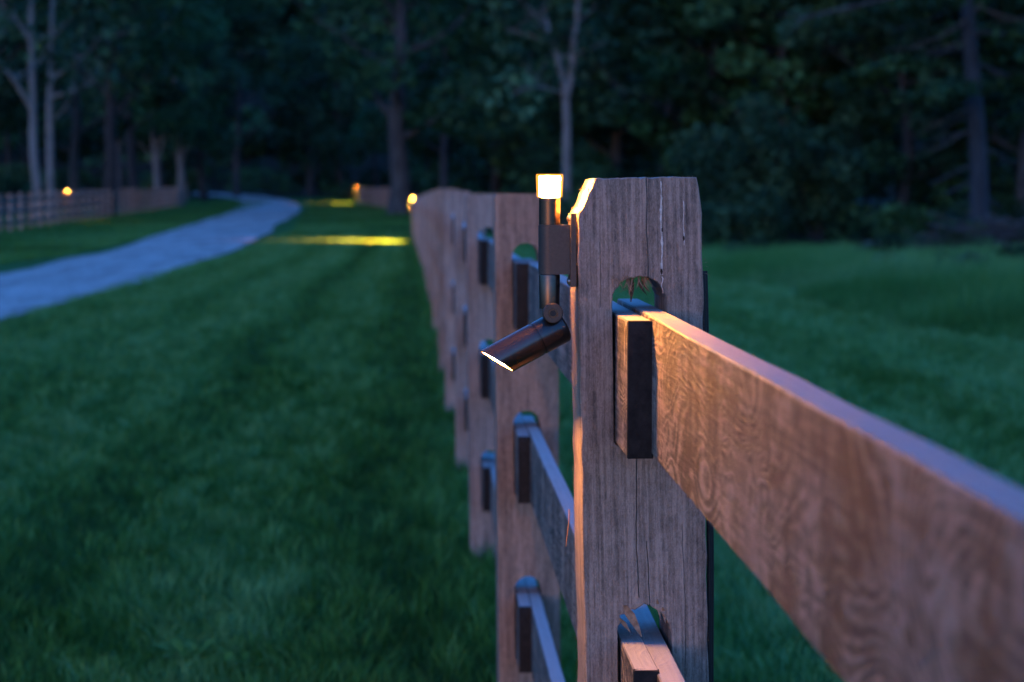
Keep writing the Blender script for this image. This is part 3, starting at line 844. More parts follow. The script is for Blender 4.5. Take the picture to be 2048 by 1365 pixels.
def stripe(x, y):
    """mower passes: which way the grass leans"""
    x = x + 0.25 * (vnoise(x, y, 0.25, 5) - 0.5)
    return np.sin((x + 1.3 + 0.42) * 2 * np.pi / 1.35)
def lawn(n, y0, y1, seed, power, bent):
    p = wedge(n, y0, y1, -4.45, 5.5, seed, power)
    x, y = p[:, 0], p[:, 1]
    s = stripe(x, y)
    near_f = np.exp(-((x - 0.05) / 0.33) ** 2)
    clump = vnoise(x, y, 9.0, 1) * 0.6 + vnoise(x, y, 21.0, 2) * 0.4
    patch = vnoise(x * 1.6, y * 0.45, 1.0, 3) * 0.55 + vnoise(x * 1.3, y * 0.7, 3.2, 4) * 0.45
    xw = x + 0.3 * (vnoise(x, y, 0.22, 5) - 0.5)
    g_ = lambda c, sg: np.exp(-((xw - c) / sg) ** 2)
    tint = 0.66 - 0.36 * g_(-1.3, 0.34) - 0.24 * g_(-2.7, 0.36) - 0.2 * g_(-4.0, 0.36) - 0.36 * g_(-0.05, 0.38) - 0.12 * g_(2.0, 0.5) - 0.12 * g_(3.6, 0.5) + 0.18 * (patch - 0.5) + 0.62 * (clump - 0.5)  # mower stripes: blade-lean shading painted into the tint; greener strip by the fence
    lean = np.stack([0.9 * (vnoise(x, y, 6.0, 6) - 0.5), 0.35 * s + 0.9 * (vnoise(x, y, 6.0, 7) - 0.5)], -1)
    hh = 0.026 + 0.095 * clump ** 1.8 + 0.02 * near_f
    blades(p, hh, 0.0046 * np.maximum(1, y / 8.0), lean, 'lawn_grass', M['grass'], seed, tint, bent)
lawn(270000, 4.3, 15, 31, -0.1, True)
lawn(260000, 15, 72, 33, 0.55, False)
# longer untrimmed grass round the foot of each post and along the fence line
r_ = np.random.default_rng(90); q_ = []
for (p_, xo, y_, z_, hd_, ln_) in main_posts[2:26]:
    m_ = 170; a_ = r_.uniform(0, 6.28, m_); d_ = 0.085 + np.abs(r_.normal(0, 0.07, m_))
    q_.append(np.stack([xo + np.cos(a_) * d_, y_ + np.sin(a_) * d_ * 1.1], -1))
yy = 4.5 * (66 / 4.5) ** r_.random(9000)
q_.append(np.stack([np.array([fence_x(v) for v in yy]) + r_.normal(0, 0.10, len(yy)), yy], -1))
p = np.concatenate(q_)
blades(p, 0.05 + 0.10 * vnoise(p[:, 0], p[:, 1], 2.5, 21) ** 1.5, 0.0045 * np.maximum(1, p[:, 1] / 9), np.zeros(2), 'fence_line_grass', M['grass'], 91, np.full(len(p), 0.45))
# far lawns: left of the drive and up to the wood
r_ = np.random.default_rng(77)
p = np.stack([r_.uniform(-17, -8.2, 60000), 30 * (185 / 30) ** r_.random(60000)], -1)
p = p[p[:, 0] < -7.7 - np.maximum(0, p[:, 1] - 40) * 0.034]
blades(p, 0.10, 0.035, np.zeros(2), 'lawn_grass', M['grass'], 78, 0.15 + 0.6 * vnoise(p[:, 0], p[:, 1], 0.3, 9), False)
p = np.stack([r_.uniform(-9, 2, 50000), r_.uniform(66, 200, 50000)], -1)
p = p[p[:, 0] > -3.6 - np.maximum(0, p[:, 1] - 55) * 0.043]
blades(p, 0.09, 0.035, np.zeros(2), 'lawn_grass', M['grass'], 79, 0.15 + 0.6 * vnoise(p[:, 0], p[:, 1], 0.3, 10), False)
# uncut meadow right of the fence
p = wedge(225000, 13, 70, 5.0, 40, 41, 0.7, 1.5)
x, y = p[:, 0], p[:, 1]
edge = x - 5.2 - 0.9 * (vnoise(x, y, 0.5, 11) - 0.5) - 0.5 * (vnoise(x, y, 1.7, 12) - 0.5)
k = edge > 0; p = p[k]; x = x[k]; y = y[k]; edge = edge[k]
cl = vnoise(x, y, 0.45, 13) * 0.5 + vnoise(x, y, 1.5, 14) * 0.5
hm = 0.12 + 0.60 * np.clip(edge / 0.9, 0, 1) * cl ** 1.8
blades(p, hm, 0.014, np.stack([0.5 * (vnoise(x, y, 1.2, 15) - 0.5), 0.5 * (vnoise(x, y, 1.2, 16) - 0.5)], -1), 'meadow_grass', M['tall_grass'], 42, 0.0 + 0.95 * cl, False)

# weeds in the lawn
def weed(x, y, s, label):
    r2 = random.Random(int(x * 1000) + int(y * 100)); g_v = []; g_f = []
    for i in range(22):
        a = r2.uniform(0, 6.28); L = s * r2.uniform(0.5, 1.0); el = r2.uniform(0.25, 1.1); w = L * r2.uniform(0.10, 0.17)
        d = Vector((math.cos(a) * math.cos(el), math.sin(a) * math.cos(el), math.sin(el))); sd = Vector((-math.sin(a), math.cos(a), 0))
        b0 = Vector((r2.uniform(-0.04, 0.04), r2.uniform(-0.04, 0.04), 0)); n = len(g_v)
        for t, ww in ((0, 0.2), (0.35, 0.8), (0.7, 1.0)):
            q = b0 + d * L * t - Vector((0, 0, 0.3 * L * t * t)); g_v += [q - sd * w * ww, q + Vector((0, 0, -w * 0.25)), q + sd * w * ww]
        g_v.append(b0 + d * L - Vector((0, 0, 0.3 * L)))
        for k_ in (0, 3):
            g_f += [(n + k_, n + k_ + 1, n + k_ + 4, n + k_ + 3), (n + k_ + 1, n + k_ + 2, n + k_ + 5, n + k_ + 4)]
        g_f += [(n + 6, n + 7, n + 9), (n + 7, n + 8, n + 9)]
    me = mesh_np('weed_clump', g_v, g_f, M['weed'])
    attr(me, 'tint', np.full(len(g_v), 0.6))
    o = obj('weed_clump', me, None, (x, y, G(x, y)))
    tag(o, label, 'weed')
weed(-0.66, 5.84, 0.15, 'bright leafy weed clump in the lawn at the bottom of the photo, left of centre')
weed(-0.52, 5.72, 0.12, 'smaller leafy weed sprig in the lawn just right of the bright clump')
weed(-0.98, 7.7, 0.11, 'small broad-leaved weed in the lawn further back, on the left')

# ------------------------------------------------------------------ trees
def leaves(centers, radii, n, size, r_, flat=0.0, shell=0.55):
    """leaf faces spread through a set of ellipsoid clumps"""
    centers = np.asarray(centers, float); radii = np.asarray(radii, float)
    vol = np.prod(radii, axis=1) ** 0.75
    k = r_.choice(len(centers), n, p=vol / vol.sum())
    d = r_.normal(size=(n, 3)); d /= np.linalg.norm(d, axis=1)[:, None]
    rad = r_.random(n) ** (1 / 3.0); rad = shell * (0.6 + 0.4 * rad) + (1 - shell) * rad
    P = centers[k] + d * radii[k] * rad[:, None]
    s = size * r_.uniform(0.6, 1.35, n)
    nrm = r_.normal(size=(n, 3)); nrm[:, 2] = nrm[:, 2] * (1 - flat) + flat * 1.6; nrm /= np.linalg.norm(nrm, axis=1)[:, None]
    a = np.cross(nrm, r_.normal(size=(n, 3))); a /= np.linalg.norm(a, axis=1)[:, None]
    b = np.cross(nrm, a)
    a *= s[:, None] * 0.5; b *= s[:, None] * 0.32
    V = np.stack([P - a, P + b - a * 0.1, P + a, P - b - a * 0.1 + nrm * s[:, None] * 0.08], 1).reshape(-1, 3)
    F = (np.arange(n) * 4)[:, None] + np.arange(4)[None, :]
    cl = r_.normal(0.45, 0.24, len(centers))
    t = np.clip(cl[k] + r_.normal(0, 0.1, n), 0, 1)
    return V, F, np.repeat(t, 4)

def limb(p, d, L, r0, r_, bend=0.18, up=0.05, n=7, tip=0.25):
    pts = [np.array(p, float)]; d = np.array(d, float); d /= np.linalg.norm(d)
    for i in range(n):
        d = d + r_.normal(0, bend, 3) * 0.5; d[2] += up; d /= np.linalg.norm(d)
        pts.append(pts[-1] + d * L / n)
    rad = r0 * (1 - (1 - tip) * np.linspace(0, 1, n + 1))
    return np.array(pts), rad

def broadleaf(seed, H, r0, crown_from, spread, nleaf, size, fork=False, nlimb=11, bark='bark_dark', leaf='leaf', lean=(0, 0), limb_up=0.06, clump=(0.9, 1.9), twigs=2):
    """returns (trunk mesh, crown mesh), standing at the origin"""
    r_ = np.random.default_rng(seed); gt = Geo(); cs = []; rs_ = []
    n = 12
    t = np.linspace(0, 1, n)
    wob = np.cumsum(r_.normal(0, 0.012, (n, 2)), axis=0) * H * 0.5; wob[0] = 0
    P = np.stack([wob[:, 0] + lean[0] * t * H, wob[:, 1] + lean[1] * t * H, t * H * 0.93 - 0.25 * (t == 0)], -1)
    rad = r0 * (1 - 0.86 * t) ; rad[0] *= 1.35; rad[1] *= 1.02
    gt.tube(P, rad, 10)
    for i in range(nlimb):
        f = crown_from + (0.97 - crown_from) * ((i + 0.5) / nlimb) ** 0.9
        q = np.array([np.interp(f, t, P[:, k_]) for k_ in range(3)])
        az = i * 2.4 + r_.uniform(-0.4, 0.4)
        L = spread * (1.05 - 0.75 * abs(f - (crown_from + 0.25)) ) * r_.uniform(0.75, 1.15) * (1 - 0.55 * max(0, f - 0.6) / 0.4)
        el = r_.uniform(0.15, 0.75)
        lp, lr = limb(q, (math.cos(az) * math.cos(el), math.sin(az) * math.cos(el), math.sin(el)), L, r0 * 0.42 * (1.1 - f), r_, up=limb_up)
        gt.tube(lp, lr, 6)
        for s_ in (0.45, 0.72, 1.0):
            c = lp[int(s_ * 7)]
            cs.append(c + r_.normal(0, 0.35, 3)); rr = r_.uniform(*clump); rs_.append((rr, rr, rr * r_.uniform(0.45, 0.75)))
        for _ in range(twigs):
            j_ = r_.integers(2, 7); d = r_.normal(0, 1, 3); d[2] = abs(d[2]) * 0.5
            tp, tr = limb(lp[j_], d, L * 0.45, lr[j_] * 0.6, r_, n=5)
            gt.tube(tp, tr, 5); cs.append(tp[-1]); rr = r_.uniform(clump[0] * 0.7, clump[1] * 0.8); rs_.append((rr, rr, rr * 0.6))
    cs.append(P[-1]); rs_.append((clump[1], clump[1], clump[1]))
    V, F, T = leaves(cs, rs_, nleaf, size, r_, flat=0.55, shell=0.8)
    mc = mesh_np('crown', V, F, M[leaf]); attr(mc, 'tint', T)
    return gt.mesh('trunk', M[bark]), mc

def put_tree(name, protos, x, y, label, cat='tree', group=None, scale=1.0, rz=0.0, z=None):
    root = empty(name, (x, y, G(x, y) if z is None else z), rz)
    root.scale = (scale,) * 3
    tag(root, label, cat, group)
    for nm, me in zip(('trunk', 'crown'), protos):
        obj(nm, me, root)
    return root

rt = random.Random(99)
protoA = [broadleaf(100 + i, 20, 0.30, 0.10, 5.8, 9000, 0.44, clump=(0.75, 1.6), leaf=('leaf', 'leaf_blue', 'leaf', 'leaf_blue', 'leaf_dark')[i], bark=('bark_dark', 'bark_grey', 'bark_dark', 'bark_dark', 'bark_grey')[i], nlimb=19) for i in range(5)]

# the trees along the front of the wood
for u, d, sc, lb in (
    (-60, 108, 1.0, 'dark leafy tree beyond the left picture edge, its boughs behind the forked pale tree'),
    (160, 118, 1.0, 'dark leafy tree behind the far left fence, directly above its glowing lamp'),
    (245, 165, 1.1, 'dark leafy tree over the middle of the far left fence'),
    (330, 176, 1.15, 'dark leafy tree behind the pair of short pale trunks'),
    (415, 182, 1.1, 'dark leafy tree above the right end of the far left fence'),
    (478, 205, 1.2, 'dark leafy tree just left of the black gap where the drive disappears'),
    (622, 208, 1.15, 'dark leafy tree just right of the black gap where the drive disappears'),
    (690, 190, 1.1, 'dark leafy tree directly above the tiny lamp by the end of the drive'),
    (890, 150, 1.1, 'dark leafy tree above the far end of the foreground fence'),
    (985, 122, 1.05, 'dark leafy tree above the second fence post, left of the slender pale tree'),
    (1230, 104, 1.0, 'dark leafy tree above the nearest post, right of the slender pale tree'),
    (1330, 96, 0.9, 'dark leafy tree above the right edge of the nearest post'),
    (1440, 93, 1.0, 'dark leafy tree behind the left side of the tall rounded shrub'),
    (1570, 90, 0.9, 'green leafy tree rising straight above the tall rounded shrub'),
    (1690, 92, 1.0, 'dark leafy tree above the small grey stone, behind the medium shrub'),
    (1800, 86, 0.9, 'dark leafy tree in the gap left of the leaning pine trunk'),
    (2060, 84, 1.0, 'dark leafy tree behind the brush pile, at the right picture edge')):
    x = px(u, None, d)
    put_tree('leafy_tree', protoA[rt.randrange(5)], x, d, lb, scale=sc, rz=rt.uniform(0, 6.28))

# single trees that stand out
def special(name, mesh_pair, u, d, label, cat='tree', rz=0.0):
    return put_tree(name, mesh_pair, px(u, None, d), d, label, cat, rz=rz)

def pale_fork(seed, H, r0, stems, nleaf, leaf):
    """bare-limbed tree: stems = list of (start z, direction x, direction z, length, radius, start x)"""
    r_ = np.random.default_rng(seed); gt = Geo(); cs = []; rs_ = []
    for (pts, ra, rb) in stems:
        P = np.array(pts, float); m = len(P); t = np.linspace(0, m - 1, m * 4)
        Q = np.stack([np.interp(t, np.arange(m), P[:, k_]) for k_ in range(3)], -1)
        for _ in range(3): Q[1:-1] = 0.25 * Q[:-2] + 0.5 * Q[1:-1] + 0.25 * Q[2:]
        gt.tube(Q, np.linspace(ra, rb, len(Q)), 9)
        for _ in range(6):
            j_ = r_.integers(len(Q) // 3, len(Q)); d = r_.normal(0, 1, 3); d[2] = abs(d[2]) * 0.6
            tp, tr = limb(Q[j_], d, r_.uniform(1.2, 2.6), rb * 0.7, r_, n=5); gt.tube(tp, tr, 5)
            if Q[j_][2] > H * 0.25: cs.append(tp[-1]); rs_.append((1.3, 1.3, 0.8))
        cs.append(Q[-1]); rs_.append((1.6, 1.6, 1.1))
    for _ in range(10):
        cs.append(np.array([r_.normal(0, H * 0.18), r_.normal(0, H * 0.15), H * r_.uniform(0.72, 1.0)])); rs_.append((2.0, 2.0, 1.3))
    V, F, T = leaves(cs, rs_, nleaf, 0.4, r_, flat=0.3)
    mc = mesh_np('crown', V, F, M[leaf]); attr(mc, 'tint', T)
    return gt.mesh('trunk', M['bark_pale']), mc

# big pale tree on the far left (d about 88 m: 45.6 photo px per metre)
def pp(u, v, u0, v0, k_, y=0.0): return ((u - u0) / k_, y, (v0 - v) / k_)
d1 = 88.0; k1 = 4013 / d1; v0 = 400 + (CAM_Z - G(-16.2, d1)) * k1
stems = [
    ([pp(88, v0 + 8, 88, v0, k1), pp(86, 380, 88, v0, k1), pp(78, 300, 88, v0, k1), pp(80, 210, 88, v0, k1), pp(78, 100, 88, v0, k1), pp(80, 0, 88, v0, k1), pp(76, -160, 88, v0, k1), pp(84, -330, 88, v0, k1, 1)], 0.22, 0.06),
    ([pp(80, 225, 88, v0, k1), pp(60, 185, 88, v0, k1, -0.5), pp(30, 135, 88, v0, k1, -1), pp(-20, 110, 88, v0, k1, -1.5)], 0.13, 0.06),
    ([pp(78, 90, 88, v0, k1), pp(60, 60, 88, v0, k1), pp(30, 25, 88, v0, k1), pp(-10, -10, 88, v0, k1)], 0.10, 0.05),
]
special('pale_tree', pale_fork(301, 17, 0.3, stems, 1100, 'leaf_blue'), 88, d1, 'pale-barked tree with forked bare trunk near the far left picture edge', 'tree')
d2 = 92.0; k2 = 4013 / d2; v0 = 400 + (CAM_Z - G(-16.3, d2)) * k2
stems = [
    ([pp(110, v0 + 8, 110, v0, k2), pp(112, 330, 110, v0, k2), pp(112, 220, 110, v0, k2), pp(118, 120, 110, v0, k2), pp(122, 0, 110, v0, k2), pp(130, -180, 110, v0, k2)], 0.21, 0.06),
    ([pp(116, 165, 110, v0, k2), pp(150, 140, 110, v0, k2), pp(190, 112, 110, v0, k2), pp(225, 70, 110, v0, k2, -1)], 0.11, 0.05),
    ([pp(113, 200, 110, v0, k2), pp(150, 188, 110, v0, k2), pp(195, 172, 110, v0, k2, 0.5), pp(212, 130, 110, v0, k2, 0.5)], 0.09, 0.05),
]
special('pale_tree', pale_fork(302, 16, 0.25, stems, 1100, 'leaf_blue'), 110, d2, 'slightly darker slim trunk with two side limbs, just right of the forked pale tree', 'tree')
# small pale trunks along the left fence
for u, d, w, lb in ((318, 150, 0.22, 'short pale forked trunk in front of the far fence, left one of a pair'), (366, 152, 0.26, 'thicker pale trunk in front of the far fence, right one of a pair')):
    k_ = 4013 / d; v0 = 400 + (CAM_Z - G(-18, d)) * k_
    st = [([pp(u, v0 + 5, u, v0, k_), pp(u + 3, 370, u, v0, k_), pp(u + 1, 320, u, v0, k_), pp(u - 6, 250, u, v0, k_), pp(u - 10, 120, u, v0, k_), pp(u - 5, -150, u, v0, k_)], w * 1.3, 0.07),
          ([pp(u + 2, 330, u, v0, k_), pp(u + 12, 300, u, v0, k_), pp(u + 22, 240, u, v0, k_, -1)], 0.12, 0.05)]
    special('pale_tree', pale_fork(310 + u, 16, w, st, 3600, 'leaf'), u, d, lb, 'tree')
# dark trunks before the left fence
for i, (u, d, lb) in enumerate(((218, 108, 'dark thick-trunked tree just right of the glowing lamp on the far left fence'), (272, 140, 'dark slim-trunked tree between the far left lamp and the pair of pale trunks'))):
    special('leafy_tree', broadleaf(330 + i, 18, 0.40, 0.28, 6.0, 5200, 0.42, leaf='leaf', nlimb=14), u, d, lb)
# dark tree at the end of the lawn, behind the fence's far end
special('leafy_tree', broadleaf(340, 19, 0.62, 0.20, 6.2, 6500, 0.40, leaf='leaf', bark='bark_grey', nlimb=16), 800, 112, 'large dark leafy tree at the end of the lawn, between the two far lamps')
# pale tree above the near lamp
d3 = 84.0; k3 = 4013 / d3; X3 = px(1133, None, d3); v0 = 400 + (CAM_Z - G(X3, d3)) * k3
stems = [
    ([pp(1133, v0 + 8, 1133, v0, k3), pp(1134, 330, 1133, v0, k3), pp(1133, 215, 1133, v0, k3), pp(1128, 165, 1133, v0, k3), pp(1112, 110, 1133, v0, k3), pp(1095, 60, 1133, v0, k3), pp(1075, -40, 1133, v0, k3, 1), pp(1050, -180, 1133, v0, k3, 1)], 0.21, 0.07),
    ([pp(1130, 205, 1133, v0, k3), pp(1144, 150, 1133, v0, k3), pp(1146, 90, 1133, v0, k3), pp(1156, 30, 1133, v0, k3), pp(1152, -60, 1133, v0, k3), pp(1165, -250, 1133, v0, k3)], 0.17, 0.07),
    ([pp(1105, 95, 1133, v0, k3), pp(1080, 80, 1133, v0, k3), pp(1045, 70, 1133, v0, k3), pp(1010, 62, 1133, v0, k3)], 0.08, 0.04),
    ([pp(1128, 190, 1133, v0, k3), pp(1090, 178, 1133, v0, k3, -0.6), pp(1050, 180, 1133, v0, k3, -1), pp(1020, 195, 1133, v0, k3, -1)], 0.06, 0.03),
    ([pp(1100, 70, 1133, v0, k3), pp(1070, 30, 1133, v0, k3), pp(1030, -10, 1133, v0, k3)], 0.08, 0.04),
]
special('pale_tree', pale_fork(350, 15, 0.2, stems, 1800, 'leaf_blue'), 1133, d3, 'slender pale tree with a V fork directly behind the near glowing lamp', 'tree')

# pine on the right: leaning trunk, dead stubs, drooping boughs
def pine(seed, H, r0, lean):
    r_ = np.random.default_rng(seed); gt = Geo(); cs = []; rs_ = []
    t = np.linspace(0, 1, 14); P = np.stack([lean * t * H + 0.1 * np.sin(t * 9), 0 * t, t * H - 0.2 * (t == 0)], -1)
    rad = r0 * (1 - 0.85 * t); rad[0] *= 1.25; gt.tube(P, rad, 11)
    for i in range(30):
        f = 0.10 + 0.88 * i / 30
        q = np.array([np.interp(f, t, P[:, k_]) for k_ in range(3)]); az = i * 2.4 + r_.uniform(-0.3, 0.3)
        if f < 0.27:     # dead stubs
            az = math.pi + r_.uniform(-0.6, 0.6) if i % 3 else r_.uniform(-0.6, 0.6)
            lp, lr = limb(q, (math.cos(az), math.sin(az) * 0.6, -0.35), r_.uniform(0.8, 1.9), 0.06, r_, n=4, up=-0.02, tip=0.5); gt.tube(lp, lr, 5); continue
        L = 6.5 * (1 - 0.7 * f) * r_.uniform(0.8, 1.15)
        lp, lr = limb(q, (math.cos(az), math.sin(az), -0.12), L, 0.07 * (1.1 - f) + 0.02, r_, bend=0.08, up=-0.015, n=8); gt.tube(lp, lr, 5)
        for s_ in range(3, 9):
            for side in (-1, 0, 1):
                off = np.array([-math.sin(az), math.cos(az), 0]) * side * 0.7 * (1 - 0.05 * s_) + np.array([math.cos(az), math.sin(az), 0]) * 0.3
                cs.append(lp[s_] + off + np.array([0, 0, -0.12])); rs_.append((0.65, 0.65, 0.22))
    V, F, T = leaves(cs, rs_, 15000, 0.28, r_, flat=0.6)
    mc = mesh_np('crown', V, F, M['leaf_dark']); attr(mc, 'tint', T)
    return gt.mesh('trunk', M['bark_cool']), mc
special('pine_tree', pine(401, 19, 0.36, -0.062), 1972, 67.5, 'dark pine with a leaning trunk and dead stubs, behind the brush pile', 'tree')
special('pine_tree', pine(402, 21, 0.40, 0.03), 2200, 76, 'dark pine with drooping boughs at the far right edge of the wood', 'tree')

# bare pale boughs hanging from the leaning pine
pine_root = [o for o in bpy.data.objects if o.name.startswith('pine_tree')][0]
kp = 4013 / 67.5; vp = 400 + (CAM_Z - G(pine_root.location.x, 67.5)) * kp
for pts, ra in (([(1955, -90), (1880, -40), (1800, -6), (1720, 14), (1600, 42)], 0.085), ([(1968, 10), (1915, 55), (1870, 80), (1815, 100)], 0.07), ([(1968, -30), (1900, 20), (1850, 45), (1800, 60)], 0.05),
                ([(1952, 215), (1925, 224), (1885, 242)], 0.06), ([(1960, 262), (1930, 268), (1880, 296)], 0.05), ([(1955, 160), (1920, 165), (1893, 178)], 0.06), ([(1965, 70), (1905, 92), (1860, 102)], 0.05), ([(1975, 20), (2030, 40), (2090, 45)], 0.06)):
    P = np.array([pp(a, b, 1972, vp, kp, -0.25 * q) for q, (a, b) in enumerate(pts)])
    gt = Geo(); gt.tube(P, np.linspace(ra, ra * 0.6, len(P)), 7)
    r_ = np.random.default_rng(int(pts[0][1]) + 500)
    for q in range(1, len(P)):
        for e in range(3):
            lp, lr = limb(P[q], (-0.8, r_.normal(0, 0.5), r_.normal(-0.25, 0.3)), r_.uniform(0.5, 1.3), ra * 0.35, r_, n=4); gt.tube(lp, lr, 5)
    obj('dead_bough', gt.mesh('dead_bough', M['bark_grey']), pine_root)

# shrubs along the wood edge
def shrub(seed, w, h, nleaf, size, leaf):
    r_ = np.random.default_rng(seed); gt = Geo(); cs = []; rs_ = []
    for i in range(16):
        a = r_.uniform(0, 6.28); rr = w * math.sqrt(r_.random()) * 0.8; top = h * math.sqrt(max(0.1, 1 - (rr / w) ** 2)) * r_.uniform(0.75, 1.0)
        lp, lr = limb((r_.normal(0, 0.15), r_.normal(0, 0.15), -0.05), (math.cos(a) * rr, math.sin(a) * rr, top), math.hypot(rr, top), 0.05, r_, n=5); gt.tube(lp, lr, 5)
        for s_ in (2, 3, 4, 5): cs.append(lp[s_]); q = r_.uniform(0.35, 0.7) * min(w, h) * 0.55; rs_.append((q, q, q * 0.8))
    V, F, T = leaves(cs, rs_, nleaf, size, r_, flat=0.3); V[:, 2] = np.maximum(V[:, 2], 0.0)
    mc = mesh_np('foliage', V, F, M[leaf]); attr(mc, 'tint', T)
    return gt.mesh('stem', M['bark_dark']), mc
def put_shrub(meshes, x, y, label, group=None, scale=(1, 1, 1), rz=0):
    root = empty('shrub', (x, y, G(x, y)), rz); root.scale = scale; tag(root, label, 'shrub', group)
    for nm, me in zip(('stem', 'foliage'), meshes): obj(nm, me, root)
sA = [shrub(500 + i, 2.2, 2.4, 2200, 0.24, ('leaf', 'leaf_blue', 'leaf_dark')[i]) for i in range(3)]
bigs = shrub(510, 3.0, 5.6, 5200, 0.26, 'leaf_blue')
put_shrub(bigs, px(1500, None, 76), 76, 'tall rounded blue-green shrub behind the post, at the edge of the meadow')
put_shrub(shrub(511, 2.2, 4.4, 3800, 0.26, 'leaf_blue'), px(1640, None, 77), 77, 'medium rounded shrub to the right of the tall blue-green one')
put_shrub(shrub(512, 1.4, 2.0, 2600, 0.2, 'leaf_blue'), px(1520, None, 70.5), 70.5, 'low pale bluish bush at the meadow edge, below the tall rounded shrub')
put_shrub(shrub(513, 1.1, 1.7, 2000, 0.2, 'leaf_blue'), px(1430, None, 71), 71, 'low bush close beside the right edge of the nearest post, at the meadow edge')
put_shrub(shrub(514, 1.3, 1.8, 2200, 0.2, 'leaf'), px(1800, None, 70), 70, 'bright green bush left of the leaning pine trunk')
# brush pile at the right edge
bx, by = px(1985, None, 63.5), 63.5
gt = Geo(); r_ = np.random.default_rng(610)
for i in range(230):
    a = r_.uniform(0, math.pi); rr = r_.normal(0, 0.9, 2) * (1.25, 0.6); hgt = 1.15 * math.exp(-(rr[0] / 1.7) ** 2) * r_.random() + 0.05
    L = r_.uniform(0.8, 2.6); d = np.array([math.cos(a * 0.25 + (0 if i % 2 else math.pi)), math.sin(a) * 0.5, r_.normal(0.02, 0.14)])
    lp, lr = limb(np.array([rr[0], rr[1], hgt]) - d * L / 2, d, L, r_.uniform(0.012, 0.045), r_, n=4, up=0.0)
    lp[:, 2] = np.maximum(lp[:, 2], 0.02); gt.tube(lp, lr, 5)
bp_ = empty('brush_pile', (bx, by, G(bx, by))); tag(bp_, 'heap of cut grey branches in front of the leaning pine at the right edge', 'brush pile')
o = obj('branches', gt.mesh('branches', M['bark_grey']), bp_); tag(o, kind='stuff')
V, F, T = leaves(np.array([[r_.normal(0, 1.3), r_.normal(0, 0.5), r_.uniform(0.1, 0.8)] for _ in range(24)]), np.full((24, 3), 0.4), 1300, 0.14, r_)
mf = mesh_np('dead_leaves', V, F, M['leaf_dark']); attr(mf, 'tint', T); tag(obj('dead_leaves', mf, bp_), kind='stuff')

# a grey stone at the meadow edge
bm = bmesh.new(); bmesh.ops.create_icosphere(bm, subdivisions=3, radius=0.42)
for v in bm.verts:
    n = math.sin(v.co.x * 9 + 1) * math.sin(v.co.y * 8) * math.sin(v.co.z * 7 + 2)
    v.co *= 1 + 0.14 * n; v.co.z *= 0.62
st = bm_obj('boulder', bm, noisy('grey_stone', [(0.3, (0.14, 0.14, 0.14)), (0.7, (0.30, 0.30, 0.29))], 5, 0.9, 0.02, 14), None, (px(1755, None, 66), 66, G(px(1755, None, 66), 66) + 0.12), smooth=True, angle=60)
tag(st, 'small grey stone at the far edge of the meadow, left of the brush pile', 'stone')

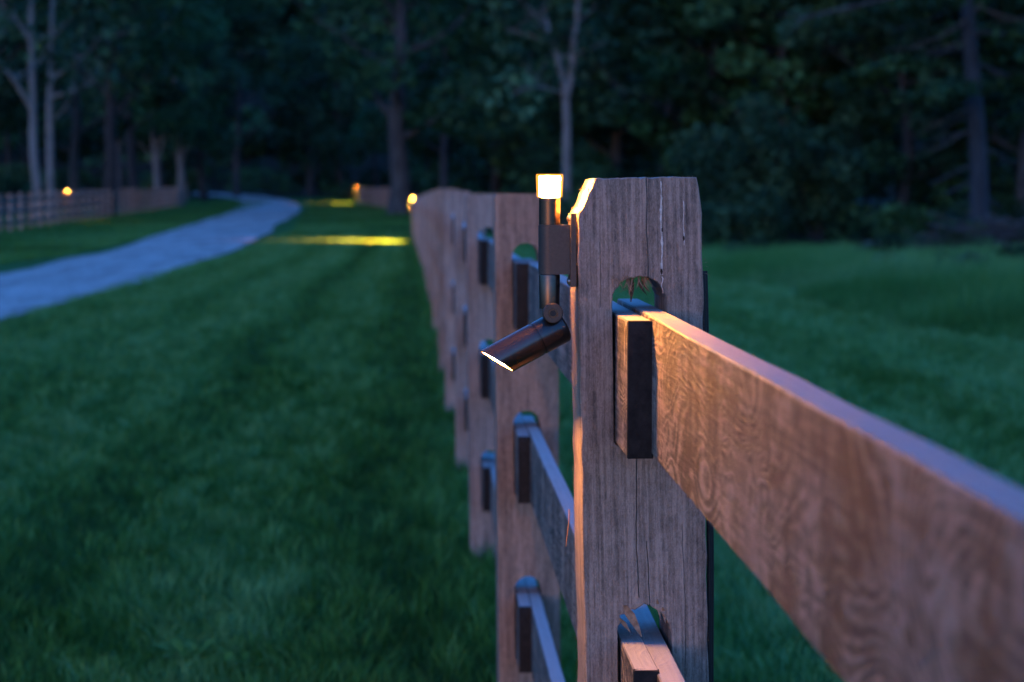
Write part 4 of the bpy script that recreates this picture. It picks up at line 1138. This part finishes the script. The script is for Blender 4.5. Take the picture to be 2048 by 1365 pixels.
# far wood behind the single trees: one mass that closes the view, with its trunks and undergrowth
def wood_mass(name, seed, regions, nleaf, size, mat, trunks, low=0):
    r_ = np.random.default_rng(seed); cs = []; rs_ = []; gt = Geo()
    for (n, x0, x1, y0, y1, z0, z1, q0, q1) in regions:
        for i in range(n):
            y = r_.uniform(y0, y1); x = r_.uniform(x0, x1) * (y / y0); q = r_.uniform(q0, q1)
            road = np.interp(y, [150, 185, 215, 238, 250], [-10.4, -13.2, -19, -30, -48])
            if y < 250 and y > 150 and abs(x - road) < 5 + q and z0 < 6: continue
            cs.append((x, y, G(x, y) + r_.uniform(z0, z1))); rs_.append((q, q, q * 0.65))
    for (n, x0, x1, y0, y1) in trunks:
        for i in range(n):
            y = r_.uniform(y0, y1); x = r_.uniform(x0, x1) * (y / y0)
            road = np.interp(y, [150, 185, 215, 238, 250], [-10.4, -13.2, -19, -30, -48])
            if y > 150 and abs(x - road) < 4: continue
            lp, lr = limb((x, y, G(x, y) - 0.2), (r_.normal(0, 0.05), r_.normal(0, 0.05), 1), r_.uniform(13, 20), r_.uniform(0.14, 0.34), r_, bend=0.06, up=0.1, n=6); gt.tube(lp, lr, 6)
    V, F, T = leaves(cs, rs_, nleaf, size, r_, flat=0.55, shell=0.8)
    V[:, 2] = np.maximum(V[:, 2], gz(V[:, 0], V[:, 1]))
    if gt.v:
        TV = np.concatenate(gt.v); TF = np.concatenate(gt.f) + len(V); nl = len(F)
        V = np.concatenate([V, TV]); F = np.concatenate([F, TF]); T = np.concatenate([T, np.zeros(len(TV))])
        me = mesh_np(name, V, F, [mat, M['bark_dark']])
        mi = np.zeros(len(F), dtype=np.int32); mi[nl:] = 1; me.polygons.foreach_set('material_index', mi)
    else:
        me = mesh_np(name, V, F, mat)
    attr(me, 'tint', T)
    tag(obj(name, me), kind='stuff')
wood_mass('distant_forest', 700, [(420, -95, 95, 236, 300, 0, 26, 2.0, 4.6), (190, -52, 12, 190, 236, 4, 22, 1.6, 3.4)], 120000, 0.7, M['leaf'], [(16, -56, 14, 200, 240)])
wood_mass('distant_forest', 701, [(430, 2, 66, 96, 165, 1.5, 20, 1.3, 3.2)], 145000, 0.5, M['leaf_dark'], [(14, 1, 40, 96, 130)])
wood_mass('undergrowth', 702, [(190, 1, 44, 76, 92, 0.2, 1.5, 0.5, 1.2), (60, 5, 30, 84, 96, 1.5, 3.4, 0.8, 1.7)], 34000, 0.26, M['leaf_dark'], [])
wood_mass('undergrowth', 703, [(140, -52, 6, 180, 232, 0.3, 2.4, 0.8, 1.9)], 26000, 0.42, M['leaf_dark'], [])
wood_mass('undergrowth', 704, [(60, -28, -19.5, 92, 180, 0.2, 1.6, 0.6, 1.3)], 12000, 0.35, M['leaf'], [])
wood_mass('meadow_weeds', 705, [(70, 7, 40, 60, 69, 0.05, 0.45, 0.2, 0.55), (26, 6.5, 12.5, 26, 56, 0.05, 0.3, 0.15, 0.38), (30, 8, 20, 36, 62, 0.05, 0.35, 0.15, 0.4)], 26000, 0.13, M['leaf_blue'], [])
